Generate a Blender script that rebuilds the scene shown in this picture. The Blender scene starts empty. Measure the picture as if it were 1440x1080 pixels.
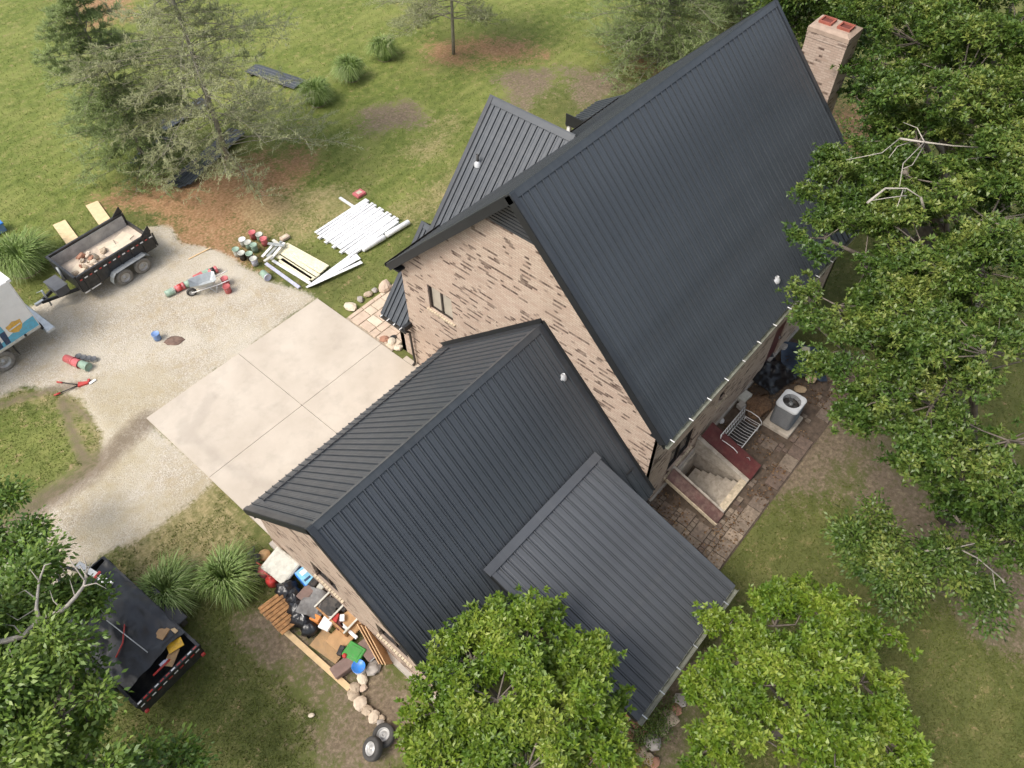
import bpy, math, random
import numpy as np
from mathutils import Vector, Matrix
random.seed(7); RNG = np.random.default_rng(7)
R = math.radians
scene = bpy.context.scene
COL = scene.collection

# ------------------------------------------------------------------ camera
F_PX, PITCH, YAW, ROLL = 1063.15, 51.595, 48.489, -0.732
CAM = np.array([-3.298, -20.506, 22.0]); PW, PH = 1440, 1080
_y, _p, _r = np.radians([YAW, PITCH, ROLL])
FW = np.array([np.sin(_y)*np.cos(_p), np.cos(_y)*np.cos(_p), -np.sin(_p)])
_rt = np.array([np.cos(_y), -np.sin(_y), 0.0]); _up = np.cross(_rt, FW)
RT = _rt*np.cos(_r) + _up*np.sin(_r); UP = _up*np.cos(_r) - _rt*np.sin(_r)
cd = bpy.data.cameras.new('camera'); cam = bpy.data.objects.new('camera', cd); COL.objects.link(cam)
cam.matrix_world = Matrix(((RT[0], UP[0], -FW[0], CAM[0]), (RT[1], UP[1], -FW[1], CAM[1]), (RT[2], UP[2], -FW[2], CAM[2]), (0, 0, 0, 1)))
cd.sensor_width = 36; cd.lens = F_PX/PW*36; cd.clip_start = 0.1; cd.clip_end = 600
scene.camera = cam

# ------------------------------------------------------------------ light
SUN_EL, SUN_AZ = R(55), R(160)       # azimuth: angle of the direction towards the sun, from +X
world = bpy.data.worlds.new('World'); scene.world = world; world.use_nodes = True
wn = world.node_tree.nodes; wl = world.node_tree.links
sky = wn.new('ShaderNodeTexSky'); sky.sky_type = 'NISHITA'; sky.sun_disc = False
sky.sun_elevation = SUN_EL; sky.sun_rotation = math.pi/2 - SUN_AZ
sky.air_density = 1.2; sky.dust_density = 4.0; sky.ozone_density = 1.0
hs = wn.new('ShaderNodeHueSaturation'); hs.inputs['Saturation'].default_value = .55     # thin cloud: a paler sky
wl.new(sky.outputs[0], hs.inputs['Color']); wl.new(hs.outputs[0], wn['Background'].inputs[0]); wn['Background'].inputs[1].default_value = 0.14
sd = bpy.data.lights.new('sun', 'SUN'); sd.energy = 1.2; sd.angle = R(22); sd.color = (1, 0.95, 0.87)
sun = bpy.data.objects.new('sun', sd); COL.objects.link(sun)
sdir = Vector((math.cos(SUN_EL)*math.cos(SUN_AZ), math.cos(SUN_EL)*math.sin(SUN_AZ), math.sin(SUN_EL)))
sun.rotation_euler = sdir.to_track_quat('Z', 'Y').to_euler()
scene.view_settings.view_transform = 'Standard'; scene.view_settings.look = 'None'
scene.view_settings.exposure = 0.90; scene.view_settings.gamma = 1.0
scene.render.engine = 'CYCLES'

# ------------------------------------------------------------------ helpers
def ray(px, py): return FW + RT*(px-PW/2)/F_PX - UP*(py-PH/2)/F_PX
def G(px, py, z=0.0):
    d = ray(px, py); return CAM + d*(z-CAM[2])/d[2]
def G3(px, py, z=0.0): return Vector(G(px, py, z))
def ang(a, b, z=0.0):
    p, q = G(*a, z), G(*b, z); return math.atan2(q[1]-p[1], q[0]-p[0])
def tag(o, label, cat, group=None, kind=None):
    o['label'] = label
    if cat: o['category'] = cat
    if group: o['group'] = group
    if kind: o['kind'] = kind
    return o
def thing(name, label, cat, loc=(0, 0, 0), rz=0.0, group=None):
    o = bpy.data.objects.new(name, None); COL.objects.link(o); o.location = loc; o.rotation_euler = (0, 0, rz)
    o.empty_display_size = .2
    return tag(o, label, cat, group)
def link(name, me, mat=None, parent=None, loc=(0, 0, 0), rot=(0, 0, 0)):
    if mat is not None and len(me.materials) == 0: me.materials.append(mat)
    o = bpy.data.objects.new(name, me); COL.objects.link(o)
    o.location = loc; o.rotation_euler = rot
    if parent is not None: o.parent = parent
    return o
def copy_tree(o, parent=None):
    c = o.copy(); COL.objects.link(c); c.parent = parent
    for ch in o.children: copy_tree(ch, c)
    return c
class MB:
    def __init__(s): s.v = []; s.f = []; s.sm = []
    def add(s, vs, fs, smooth=False):
        n = len(s.v); s.v += [tuple(v) for v in vs]
        for f in fs: s.f.append([i+n for i in f]); s.sm.append(smooth)
        return s
    def box(s, c, size, rz=0, rx=0, ry=0, jit=0):
        hx, hy, hz = size[0]/2, size[1]/2, size[2]/2
        M = Matrix.Rotation(rz, 3, 'Z') @ Matrix.Rotation(ry, 3, 'Y') @ Matrix.Rotation(rx, 3, 'X')
        vs = [Vector(c) + M @ Vector((x*hx+random.uniform(-jit, jit), y*hy+random.uniform(-jit, jit), z*hz+random.uniform(-jit, jit))) for x in (-1, 1) for y in (-1, 1) for z in (-1, 1)]
        return s.add(vs, [(0, 1, 3, 2), (4, 6, 7, 5), (0, 4, 5, 1), (2, 3, 7, 6), (0, 2, 6, 4), (1, 5, 7, 3)])
    def bbox(s, c, size, b=.02, rz=0):       # box with chamfered vertical and top edges
        hx, hy, hz = size[0]/2, size[1]/2, size[2]/2
        M = Matrix.Rotation(rz, 3, 'Z'); vs = []
        for z, k in ((-hz, 0), (hz-b, 0), (hz, b)):
            for x, y in ((hx-k, hy-b-k), (hx-b-k, hy-k), (-hx+b+k, hy-k), (-hx+k, hy-b-k), (-hx+k, -hy+b+k), (-hx+b+k, -hy+k), (hx-b-k, -hy+k), (hx-k, -hy+b+k)):
                vs.append(Vector(c) + M @ Vector((x, y, z)))
        fs = [tuple(range(7, -1, -1)), tuple(range(16, 24))]
        for l in (0, 8):
            for i in range(8): j = (i+1) % 8; fs.append((l+i, l+j, l+8+j, l+8+i))
        return s.add(vs, fs)
    def beam(s, P, Q, w, h, up=(0, 0, 1), w2=None, h2=None):
        P, Q = Vector(P), Vector(Q); d = (Q-P).normalized(); sd = d.cross(Vector(up))
        if sd.length < 1e-4: sd = d.cross(Vector((1, 0, 0)))
        sd.normalize(); u = sd.cross(d).normalized(); w2 = w2 or w; h2 = h2 or h
        vs = []
        for c, a, b in ((P, w, h), (Q, w2, h2)):
            for x, y in ((-1, -1), (1, -1), (1, 1), (-1, 1)): vs.append(c + sd*x*a/2 + u*y*b/2)
        return s.add(vs, [(3, 2, 1, 0), (4, 5, 6, 7), (0, 1, 5, 4), (1, 2, 6, 5), (2, 3, 7, 6), (3, 0, 4, 7)])
    def tube(s, pts, rs, n=6, cap=True, smooth=True):
        pts = [Vector(p) for p in pts]
        if not hasattr(rs, '__len__'): rs = [rs]*len(pts)
        vs = []; ref = None
        for i, p in enumerate(pts):
            d = (pts[min(i+1, len(pts)-1)] - pts[max(i-1, 0)])
            d = d.normalized() if d.length > 1e-6 else Vector((0, 0, 1))
            if ref is None: ref = Vector((0, 0, 1)) if abs(d.z) < .9 else Vector((1, 0, 0))
            a = d.cross(ref).normalized(); b = d.cross(a).normalized(); ref = a.cross(d)
            for k in range(n):
                t = 2*math.pi*k/n; vs.append(p + (a*math.cos(t) + b*math.sin(t))*rs[i])
        fs = []
        for i in range(len(pts)-1):
            for k in range(n):
                j = (k+1) % n; fs.append((i*n+k, i*n+j, (i+1)*n+j, (i+1)*n+k))
        s.add(vs, fs, smooth)
        if cap:
            m = len(s.v) - len(vs)
            s.f.append([m+k for k in range(n)][::-1]); s.sm.append(False)
            s.f.append([m+(len(pts)-1)*n+k for k in range(n)]); s.sm.append(False)
        return s
    def lathe(s, prof, c=(0, 0, 0), n=20, axis='Z', smooth=True, close=False):
        vs = []
        for r, h in prof:
            for k in range(n):
                t = 2*math.pi*k/n; x, y = r*math.cos(t), r*math.sin(t)
                p = {'Z': (x, y, h), 'Y': (x, h, -y), 'X': (h, x, y)}[axis]
                vs.append(Vector(c) + Vector(p))
        fs = []; m = len(prof)
        for i in range(m if close else m-1):
            for k in range(n):
                j = (k+1) % n; i2 = (i+1) % m; fs.append((i*n+k, i*n+j, i2*n+j, i2*n+k))
        return s.add(vs, fs, smooth)
    def prism(s, poly, z0, z1, flip=False):
        n = len(poly); vs = [(x, y, z0) for x, y in poly] + [(x, y, z1) for x, y in poly]
        return s.add(vs, [tuple(range(n))[::-1], tuple(range(n, 2*n))] + [(i, (i+1) % n, n+(i+1) % n, n+i) for i in range(n)])
    def mesh(s, name):
        me = bpy.data.meshes.new(name); me.from_pydata(s.v, [], s.f)
        me.polygons.foreach_set('use_smooth', s.sm); me.update(); return me
    def build(s, name, mat, parent=None, loc=(0, 0, 0), rot=(0, 0, 0)):
        return link(name, s.mesh(name), mat, parent, loc, rot)
def np_mesh(name, V, k, tint=None):
    """mesh of independent polygons with k corners each; V is (n*k,3)"""
    n = len(V)//k; me = bpy.data.meshes.new(name)
    me.vertices.add(len(V)); me.vertices.foreach_set('co', np.ascontiguousarray(V, dtype=np.float32).ravel())
    me.loops.add(len(V)); me.loops.foreach_set('vertex_index', np.arange(len(V), dtype=np.int32))
    me.polygons.add(n); me.polygons.foreach_set('loop_start', np.arange(0, len(V), k, dtype=np.int32))
    if tint is not None:
        a = me.attributes.new('tint', 'FLOAT', 'POINT'); a.data.foreach_set('value', np.repeat(tint, k).astype(np.float32))
    me.update(); me.validate(); return me
_lat = {}
def vnoise(x, y, sc, seed=0):
    if seed not in _lat: _lat[seed] = np.random.default_rng(seed).random((257, 257))
    L = _lat[seed]; X = np.asarray(x)*sc + 1000.; Y = np.asarray(y)*sc + 1000.
    i = np.floor(X).astype(int); j = np.floor(Y).astype(int); u = X-i; v = Y-j
    u = u*u*(3-2*u); v = v*v*(3-2*v); i %= 256; j %= 256
    return (L[i, j]*(1-u)+L[i+1, j]*u)*(1-v) + (L[i, j+1]*(1-u)+L[i+1, j+1]*u)*v
def fbm(x, y, sc, seed=0, o=4):
    s = 0; a = .5
    for k in range(o): s = s + a*vnoise(x, y, sc*2**k, seed+k); a *= .5
    return s/(1-.5**o)
def sdist(poly, x, y):
    """signed distance (positive inside) of points to a polygon"""
    P = np.asarray(poly, float)[:, :2]; x = np.asarray(x); d = np.full(x.shape, 1e9); ins = np.zeros(x.shape, bool)
    for a, b in zip(P, np.roll(P, -1, 0)):
        e = b-a; t = np.clip(((x-a[0])*e[0]+(y-a[1])*e[1])/(e@e+1e-12), 0, 1)
        d = np.minimum(d, np.hypot(x-a[0]-t*e[0], y-a[1]-t*e[1]))
        c = ((a[1] > y) != (b[1] > y)) & (x < (b[0]-a[0])*(y-a[1])/(b[1]-a[1]+1e-12)+a[0]); ins ^= c
    return np.where(ins, d, -d)
def ldist(line, x, y):
    P = np.asarray(line, float)[:, :2]; d = np.full(np.shape(x), 1e9)
    for a, b in zip(P[:-1], P[1:]):
        e = b-a; t = np.clip(((x-a[0])*e[0]+(y-a[1])*e[1])/(e@e+1e-12), 0, 1)
        d = np.minimum(d, np.hypot(x-a[0]-t*e[0], y-a[1]-t*e[1]))
    return d
def sstep(a, b, x): t = np.clip((x-a)/(b-a), 0, 1); return t*t*(3-2*t)

# ------------------------------------------------------------------ materials
class N:
    def __init__(s, name):
        s.m = bpy.data.materials.new(name); s.m.use_nodes = True; s.t = s.m.node_tree
        s.p = s.t.nodes['Principled BSDF']; s.out = s.t.nodes['Material Output']
    def n(s, typ, **kw):
        o = s.t.nodes.new(typ)
        for k, v in kw.items():
            if k.startswith('_'): o.inputs[k[1:].replace('_', ' ')].default_value = v
            else: setattr(o, k, v)
        return o
    def l(s, a, b): s.t.links.new(a, b)
    def noise(s, vec, scale, detail=4, rough=.55, dist=0):
        o = s.n('ShaderNodeTexNoise', _Scale=scale, _Detail=detail, _Roughness=rough, _Distortion=dist)
        if vec is not None: s.l(vec, o.inputs['Vector'])
        return o.outputs['Fac']
    def ramp(s, fac, stops, interp='LINEAR'):
        o = s.n('ShaderNodeValToRGB'); cr = o.color_ramp; cr.interpolation = interp
        while len(cr.elements) < len(stops): cr.elements.new(0.5)
        for e, (p, c) in zip(cr.elements, stops):
            e.position = p; e.color = (c, c, c, 1) if not hasattr(c, '__len__') else (*c[:3], 1)
        s.l(fac, o.inputs[0]); return o.outputs[0]
    def math(s, op, a, b=None, c=None, clamp=False):
        o = s.n('ShaderNodeMath', operation=op); o.use_clamp = clamp
        for i, v in enumerate((a, b, c)):
            if v is None: continue
            if isinstance(v, (int, float)): o.inputs[i].default_value = v
            else: s.l(v, o.inputs[i])
        return o.outputs[0]
    def mix(s, fac, a, b, mode='MIX'):
        o = s.n('ShaderNodeMix', data_type='RGBA', blend_type=mode)
        for i, v in ((0, fac), (6, a), (7, b)):
            if isinstance(v, (int, float)): o.inputs[i].default_value = v
            elif isinstance(v, tuple): o.inputs[i].default_value = (*v[:3], 1)
            else: s.l(v, o.inputs[i])
        return o.outputs[2]
    def coord(s, which='Object'): return s.n('ShaderNodeTexCoord').outputs[which]
    def bump(s, h, strength=.3, dist=.02, nrm=None):
        o = s.n('ShaderNodeBump', _Strength=strength, _Distance=dist); s.l(h, o.inputs['Height'])
        if nrm is not None: s.l(nrm, o.inputs['Normal'])
        s.l(o.outputs[0], s.p.inputs['Normal']); return o.outputs[0]
    def col(s, c):
        if isinstance(c, tuple): s.p.inputs['Base Color'].default_value = (*c[:3], 1)
        else: s.l(c, s.p.inputs['Base Color'])
    def set(s, rough=None, metal=None, spec=None):
        if rough is not None: s.p.inputs['Roughness'].default_value = rough
        if metal is not None: s.p.inputs['Metallic'].default_value = metal
        if spec is not None: s.p.inputs['Specular IOR Level'].default_value = spec
def srgb(r, g, b):
    f = lambda c: ((c/255+.055)/1.055)**2.4 if c > 10 else c/255/12.92
    return (f(r), f(g), f(b))
def plain(name, c, rough=.6, metal=0, var=.25, scale=3, bump=0, bscale=40, dirt=None, dirt_amt=.4):
    m = N(name); v = m.coord(); nz = m.noise(v, scale, 5, .6)
    lo = tuple(x*(1-var) for x in c); hi = tuple(min(x*(1+var), .95) for x in c)
    k = m.ramp(nz, [(.3, lo), (.7, hi)])
    if dirt is not None:
        k = m.mix(m.math('MULTIPLY', m.ramp(m.noise(v, scale*1.7, 6, .65), [(.45, 0.), (.65, 1.)]), dirt_amt), k, dirt)
    m.col(k); m.set(rough, metal)
    if bump: m.bump(m.noise(v, bscale, 4), bump, .01)
    return m.m
M = {}
def roof_mat(name, c):
    m = N(name); v = m.coord(); g = m.n('ShaderNodeObjectInfo').outputs['Random']
    nz = m.noise(v, .5, 5, .6); k = m.ramp(nz, [(.3, tuple(x*.82 for x in c)), (.7, tuple(x*1.15 for x in c))])
    k = m.mix(m.math('MULTIPLY_ADD', g, .26, .0), k, tuple(x*.72 for x in c))
    dust = m.ramp(m.noise(v, 2.2, 7, .7), [(.52, 0.), (.75, 1.)])
    k = m.mix(m.math('MULTIPLY', dust, .13), k, (.16, .15, .135)); mp = m.n('ShaderNodeMapping'); mp.inputs['Scale'].default_value = (6, .5, .5); m.l(v, mp.inputs[0]); k = m.mix(m.math('MULTIPLY', m.ramp(m.noise(mp.outputs[0], 1.0, 4), [(.5, 0.), (.75, 1.)]), .22), k, (.11, .115, .12))
    m.col(k); m.set(.42, 0, .5); m.l(m.ramp(m.noise(v, 1.3, 5), [(.3, .36), (.7, .5)]), m.p.inputs['Roughness'])
    m.bump(m.noise(v, 2.5, 3), .12, .02); return m.m
M['roof'] = roof_mat('dark_metal_roofing', (.048, .055, .064))
M['trim'] = roof_mat('dark_metal_trim', (.030, .034, .040))
M['capmetal'] = roof_mat('ridge_cap_metal', (.050, .057, .065))
M['shedroof'] = roof_mat('grey_shed_roofing', (.068, .073, .081))
M['soffit'] = plain('black_soffit', (.012, .013, .014), .6, var=.2)
def brick_mat(name, dark_thr=.80, light=(.51, .395, .305), pink=(.42, .295, .22), dark=(.075, .042, .030), mortar=(.29, .225, .175)):
    m = N(name); v = m.coord(); sp = m.n('ShaderNodeSeparateXYZ'); m.l(v, sp.inputs[0])
    u = m.math('ADD', sp.outputs[0], sp.outputs[1]); cb = m.n('ShaderNodeCombineXYZ'); m.l(u, cb.inputs[0]); m.l(sp.outputs[2], cb.inputs[1])
    def bk(c1, c2, mo):
        b = m.n('ShaderNodeTexBrick', _Scale=1.0, _Mortar_Size=.009, _Bias=0.0, _Brick_Width=.225, _Row_Height=.078, _Mortar_Smooth=.3)
        for n_, c in (('Color1', c1), ('Color2', c2), ('Mortar', mo)): b.inputs[n_].default_value = (*c, 1)
        m.l(cb.outputs[0], b.inputs['Vector']); return b
    b = bk((0, 0, 0), (1, 1, 1), (.5, .5, .5))
    rnd = b.outputs['Color']
    row = m.math('FLOOR', m.math('DIVIDE', sp.outputs[2], .078)); cq = m.n('ShaderNodeCombineXYZ'); m.l(m.math('MULTIPLY', u, 1.55), cq.inputs[0]); m.l(m.math('MULTIPLY', row, 4.37), cq.inputs[1])
    cl = m.noise(cq.outputs[0], 1.0, 1, .5)                       # runs of dark bricks inside one course
    cl2 = m.noise(cb.outputs[0], .6, 3)
    s_ = m.math('ADD', m.math('MULTIPLY', rnd, .07), m.math('ADD', m.math('MULTIPLY', cl, .85), m.math('MULTIPLY', cl2, .42)))
    isdark = m.ramp(s_, [(dark_thr-.015, 0.), (dark_thr+.015, 1.)])
    base = m.mix(rnd, light, pink); base = m.mix(m.math('MULTIPLY', m.noise(cb.outputs[0], 1.5, 4), .35), base, (.50, .42, .34))
    k = m.mix(m.math('MULTIPLY', isdark, m.ramp(m.noise(cb.outputs[0], 3.0, 3), [(.35, .55), (.6, 1.)])), base, dark); k = m.mix(m.math('MULTIPLY', b.outputs['Fac'], .75), k, mortar)
    st = m.ramp(m.noise(v, .7, 6, .65), [(.5, 0.), (.72, 1.)]); k = m.mix(m.math('MULTIPLY', st, .25), k, (.20, .15, .11))
    m.col(k); m.set(.88)
    m.bump(m.math('SUBTRACT', m.math('MULTIPLY', m.noise(v, 60, 3), .25), b.outputs['Fac']), .55, .012); return m.m
M['brick'] = brick_mat('tan_brick', .765)
M['chimney'] = brick_mat('chimney_brick', .77, light=(.46, .35, .28), pink=(.36, .25, .19))
M['concrete_cap'] = plain('chimney_crown_concrete', (.34, .25, .19), .9, var=.15, scale=4, bump=.3, bscale=30)
M['flue'] = plain('red_clay_flue', (.30, .085, .055), .8, var=.2)
M['fluehole'] = plain('flue_hole_shade', (.12, .03, .02), .9)  # darker clay red, standing for the shade inside the open flue
def concrete_mat():
    m = N('concrete_paving'); v = m.coord()
    k = m.ramp(m.noise(v, .5, 6, .6), [(.3, (.42, .36, .29)), (.72, (.53, .465, .385))])
    k = m.mix(m.math('MULTIPLY', m.ramp(m.noise(v, 1.1, 7, .68), [(.50, 0.), (.70, 1.)]), .4), k, (.33, .285, .235))
    k = m.mix(m.math('MULTIPLY', m.ramp(m.noise(v, 45, 3, .7), [(.55, 0.), (.8, 1.)]), .22), k, (.25, .22, .19))
    at = m.n('ShaderNodeAttribute', attribute_name='wear'); k = m.mix(m.math('MULTIPLY', at.outputs['Fac'], .28), k, (.22, .19, .16))
    m.col(k); m.set(.9); m.bump(m.noise(v, 70, 4), .25, .006); return m.m
M['concrete'] = concrete_mat()
M['cellar_concrete'] = plain('weathered_concrete', (.46, .40, .325), .9, var=.2, scale=3, bump=.3, dirt=(.2, .165, .13), dirt_amt=.5)
M['foundation'] = plain('foundation_concrete', (.42, .38, .33), .9, var=.15, scale=2)
M['white_metal'] = plain('white_painted_metal', (.78, .77, .75), .45, var=.06)
M['black_metal'] = plain('black_painted_steel', (.016, .017, .019), .42, var=.4, scale=4, dirt=(.10, .09, .075), dirt_amt=.25)
M['rubber'] = plain('dusty_tyre_rubber', (.05, .047, .043), .85, var=.25, scale=6)
M['dustyrubber'] = plain('mud_dusted_tyre', (.19, .175, .15), .9, var=.25, scale=8)
M['rim'] = plain('grey_wheel_rim', (.40, .39, .37), .45, .4, var=.2, scale=8)
M['glass'] = plain('dark_window_glass', (.03, .033, .035), .06, var=.2)
M['curtain'] = plain('beige_blind', (.40, .35, .28), .5, var=.12, scale=2)
M['darkframe'] = plain('dark_bronze_frame', (.022, .016, .013), .5)
M['sillbrick'] = plain('buff_sill_brick', (.50, .41, .29), .85, var=.3, scale=9)
M['gutter_moss'] = plain('grey_green_gutter', (.20, .205, .165), .6, var=.25, scale=3, dirt=(.07, .075, .04))
M['gutter_dark'] = plain('bronze_gutter', (.035, .03, .025), .5, var=.3)
M['wood'] = plain('fresh_lumber', (.62, .44, .24), .75, var=.14, scale=5, bump=.2)
M['ply'] = plain('plywood', (.66, .50, .29), .75, var=.12, scale=4)
M['oldwood'] = plain('weathered_brown_wood', (.40, .21, .085), .7, var=.3, scale=6, bump=.25, dirt=(.10, .06, .03))
M['panelwood'] = plain('tan_wood_panel', (.42, .25, .115), .6, var=.2, scale=4)
M['maroon'] = plain('maroon_painted_steel', (.095, .019, .017), .5, var=.25, scale=3, dirt=(.17, .09, .065), dirt_amt=.3)
M['maroon_faded'] = plain('faded_maroon_steel', (.095, .042, .034), .6, var=.3, scale=3, dirt=(.22, .15, .11), dirt_amt=.5)
M['stone'] = plain('tan_field_stone', (.40, .315, .225), .9, var=.3, scale=5, bump=.5, bscale=14)
M['stone_grey'] = plain('grey_field_stone', (.33, .295, .26), .9, var=.3, scale=5, bump=.5, bscale=14)
M['stone_red'] = plain('rust_red_stone', (.33, .17, .11), .9, var=.3, scale=5, bump=.5, bscale=14)
M['flag_pale'] = plain('pale_flagstone', (.60, .51, .39), .9, var=.12, scale=3, bump=.25)
M['flag_pink'] = plain('pinkish_flagstone', (.50, .385, .29), .9, var=.14, scale=3, bump=.25)
M['flag_tan'] = plain('tan_flagstone', (.54, .44, .33), .9, var=.14, scale=3, bump=.25)
M['bedding'] = plain('sand_bedding', (.33, .27, .20), .95, var=.3, scale=12, bump=.4)
M['soil'] = plain('damp_patio_soil', (.095, .068, .048), .95, var=.45, scale=5, bump=.6, bscale=25)
for i, c in enumerate(((.20, .155, .115), (.165, .125, .095), (.24, .185, .135), (.14, .098, .075), (.28, .215, .155))):
    M['paver%d' % i] = plain('worn_paver_%d' % i, c, .9, var=.3, scale=7, bump=.35, dirt=(.075, .055, .04), dirt_amt=.55)
M['blackbag'] = plain('black_polythene', (.012, .012, .014), .28, var=.3, bump=.8, bscale=9)
M['tarp_blue'] = plain('blue_black_tarp', (.028, .045, .075), .42, var=.4, scale=3, bump=.5, bscale=7)
M['meshtarp'] = plain('black_mesh_tarp', (.026, .027, .030), .42, var=.4, scale=2, bump=.7, bscale=4)
M['grey_cloth'] = plain('grey_blanket', (.19, .185, .18), .95, var=.3, scale=6, bump=.6, bscale=12)
M['gal'] = plain('galvanised_steel', (.50, .52, .52), .35, .5, var=.15, scale=5)
M['acgrey'] = plain('grey_unit_casing', (.105, .108, .113), .5, .2, var=.2, scale=3)
M['acwhite'] = plain('pale_grey_shroud', (.52, .53, .54), .5, var=.1)
def flat(key, c, rough=.6, var=.15, **k):
    k = dict(dict(dirt=(.17, .14, .11), dirt_amt=.32, scale=5), **k); M[key] = plain(key, c, rough, var=var, **k); return M[key]
flat('white', (.80, .79, .77), .5, .05); flat('offwhite', (.56, .55, .48), .7, .16, scale=5, dirt=(.3, .27, .22), dirt_amt=.35); flat('vinyl', (.80, .80, .80), .4, .05)
flat('cream', (.78, .72, .50), .55, .08); flat('lilac_grey', (.50, .50, .60), .5, .1)
flat('red', (.46, .035, .03), .4, .2); flat('pail_red', (.46, .10, .10), .5, .25); flat('pink_red', (.60, .14, .15), .5, .2); flat('green_can', (.27, .38, .29), .5, .15)
flat('pale_can', (.50, .50, .44), .5, .15); flat('blue_can', (.16, .27, .52), .45, .12); flat('black', (.015, .015, .016), .45, .3)
flat('dark', (.035, .033, .032), .6, .3); flat('green', (.05, .27, .05), .4, .15); flat('blue', (.03, .20, .62), .35, .12)
flat('orange', (.75, .26, .05), .55, .15); flat('gold', (.70, .42, .10), .45, .12); flat('yellow', (.78, .44, .03), .5, .1); flat('card', (.40, .25, .12), .8, .15)
flat('brown_box', (.19, .125, .105), .8, .2); flat('navy', (.02, .05, .12), .5, .1); flat('sky_blue', (.12, .45, .62), .45, .05)
flat('skyprint', (.20, .50, .70), .4, .25); flat('rubble', (.56, .47, .36), .9, .25, bump=.5, bscale=20); flat('dust', (.60, .50, .40), .95, .15, scale=2)
flat('dusty_liner', (.40, .385, .36), .8, .3, scale=2, dirt=(.16, .15, .14)); flat('mulch', (.16, .10, .075), .95, .4); flat('leafheap', (.17, .095, .05), .95, .55, scale=14, bump=.8, bscale=18); flat('lead', (.52, .53, .54), .35, .15); flat('tan_rock', (.46, .33, .2), .9, .2)

# foliage
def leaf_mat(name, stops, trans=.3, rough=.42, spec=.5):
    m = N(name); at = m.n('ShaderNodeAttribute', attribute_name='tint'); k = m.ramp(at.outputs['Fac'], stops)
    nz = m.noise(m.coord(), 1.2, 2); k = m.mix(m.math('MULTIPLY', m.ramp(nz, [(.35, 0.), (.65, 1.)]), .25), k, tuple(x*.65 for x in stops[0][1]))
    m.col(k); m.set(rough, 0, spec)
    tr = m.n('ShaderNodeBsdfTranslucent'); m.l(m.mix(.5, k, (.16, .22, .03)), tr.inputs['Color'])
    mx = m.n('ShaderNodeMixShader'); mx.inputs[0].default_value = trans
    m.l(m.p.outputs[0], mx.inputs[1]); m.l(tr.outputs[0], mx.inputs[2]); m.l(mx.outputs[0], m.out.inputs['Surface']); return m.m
M['oakleaf'] = leaf_mat('oak_leaf', [(0, (.022, .055, .010)), (.38, (.062, .125, .020)), (.70, (.135, .205, .036)), (1, (.31, .345, .08))])
M['brightleaf'] = leaf_mat('glossy_bright_leaf', [(0, (.045, .10, .008)), (.38, (.105, .195, .015)), (.72, (.205, .295, .027)), (1, (.38, .44, .075))])
M['broadleaf'] = leaf_mat('broad_green_leaf', [(0, (.034, .088, .012)), (.45, (.10, .19, .022)), (.8, (.20, .30, .042)), (1, (.33, .42, .09))])
M['needle'] = leaf_mat('grey_green_needles', [(0, (.31, .335, .17)), (.5, (.41, .425, .23)), (1, (.54, .53, .33))], .4, .6, .2)
M['needle_dark'] = leaf_mat('dark_green_needles', [(0, (.20, .265, .10)), (.5, (.29, .365, .145)), (1, (.40, .45, .20))], .35, .6, .2)
M['blade'] = leaf_mat('ornamental_grass_blade', [(0, (.11, .18, .04)), (.5, (.21, .30, .075)), (.85, (.33, .41, .15)), (1, (.52, .55, .30))], .25, .5, .3)
M['lawnblade'] = leaf_mat('lawn_grass_blade', [(0, (.085, .115, .022)), (.33, (.150, .180, .038)), (.55, (.130, .142, .040)), (.8, (.185, .185, .064)), (1, (.33, .29, .13))], .25, .7, .15)
M['bark'] = plain('grey_bark', (.15, .125, .10), .95, var=.35, scale=6, bump=.6, bscale=20)
M['pinebark'] = plain('pale_pine_bark', (.25, .23, .175), .95, var=.3, scale=6, bump=.5, bscale=20)
M['deadwood'] = plain('silver_dead_wood', (.36, .325, .275), .9, var=.2, scale=8)

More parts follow.
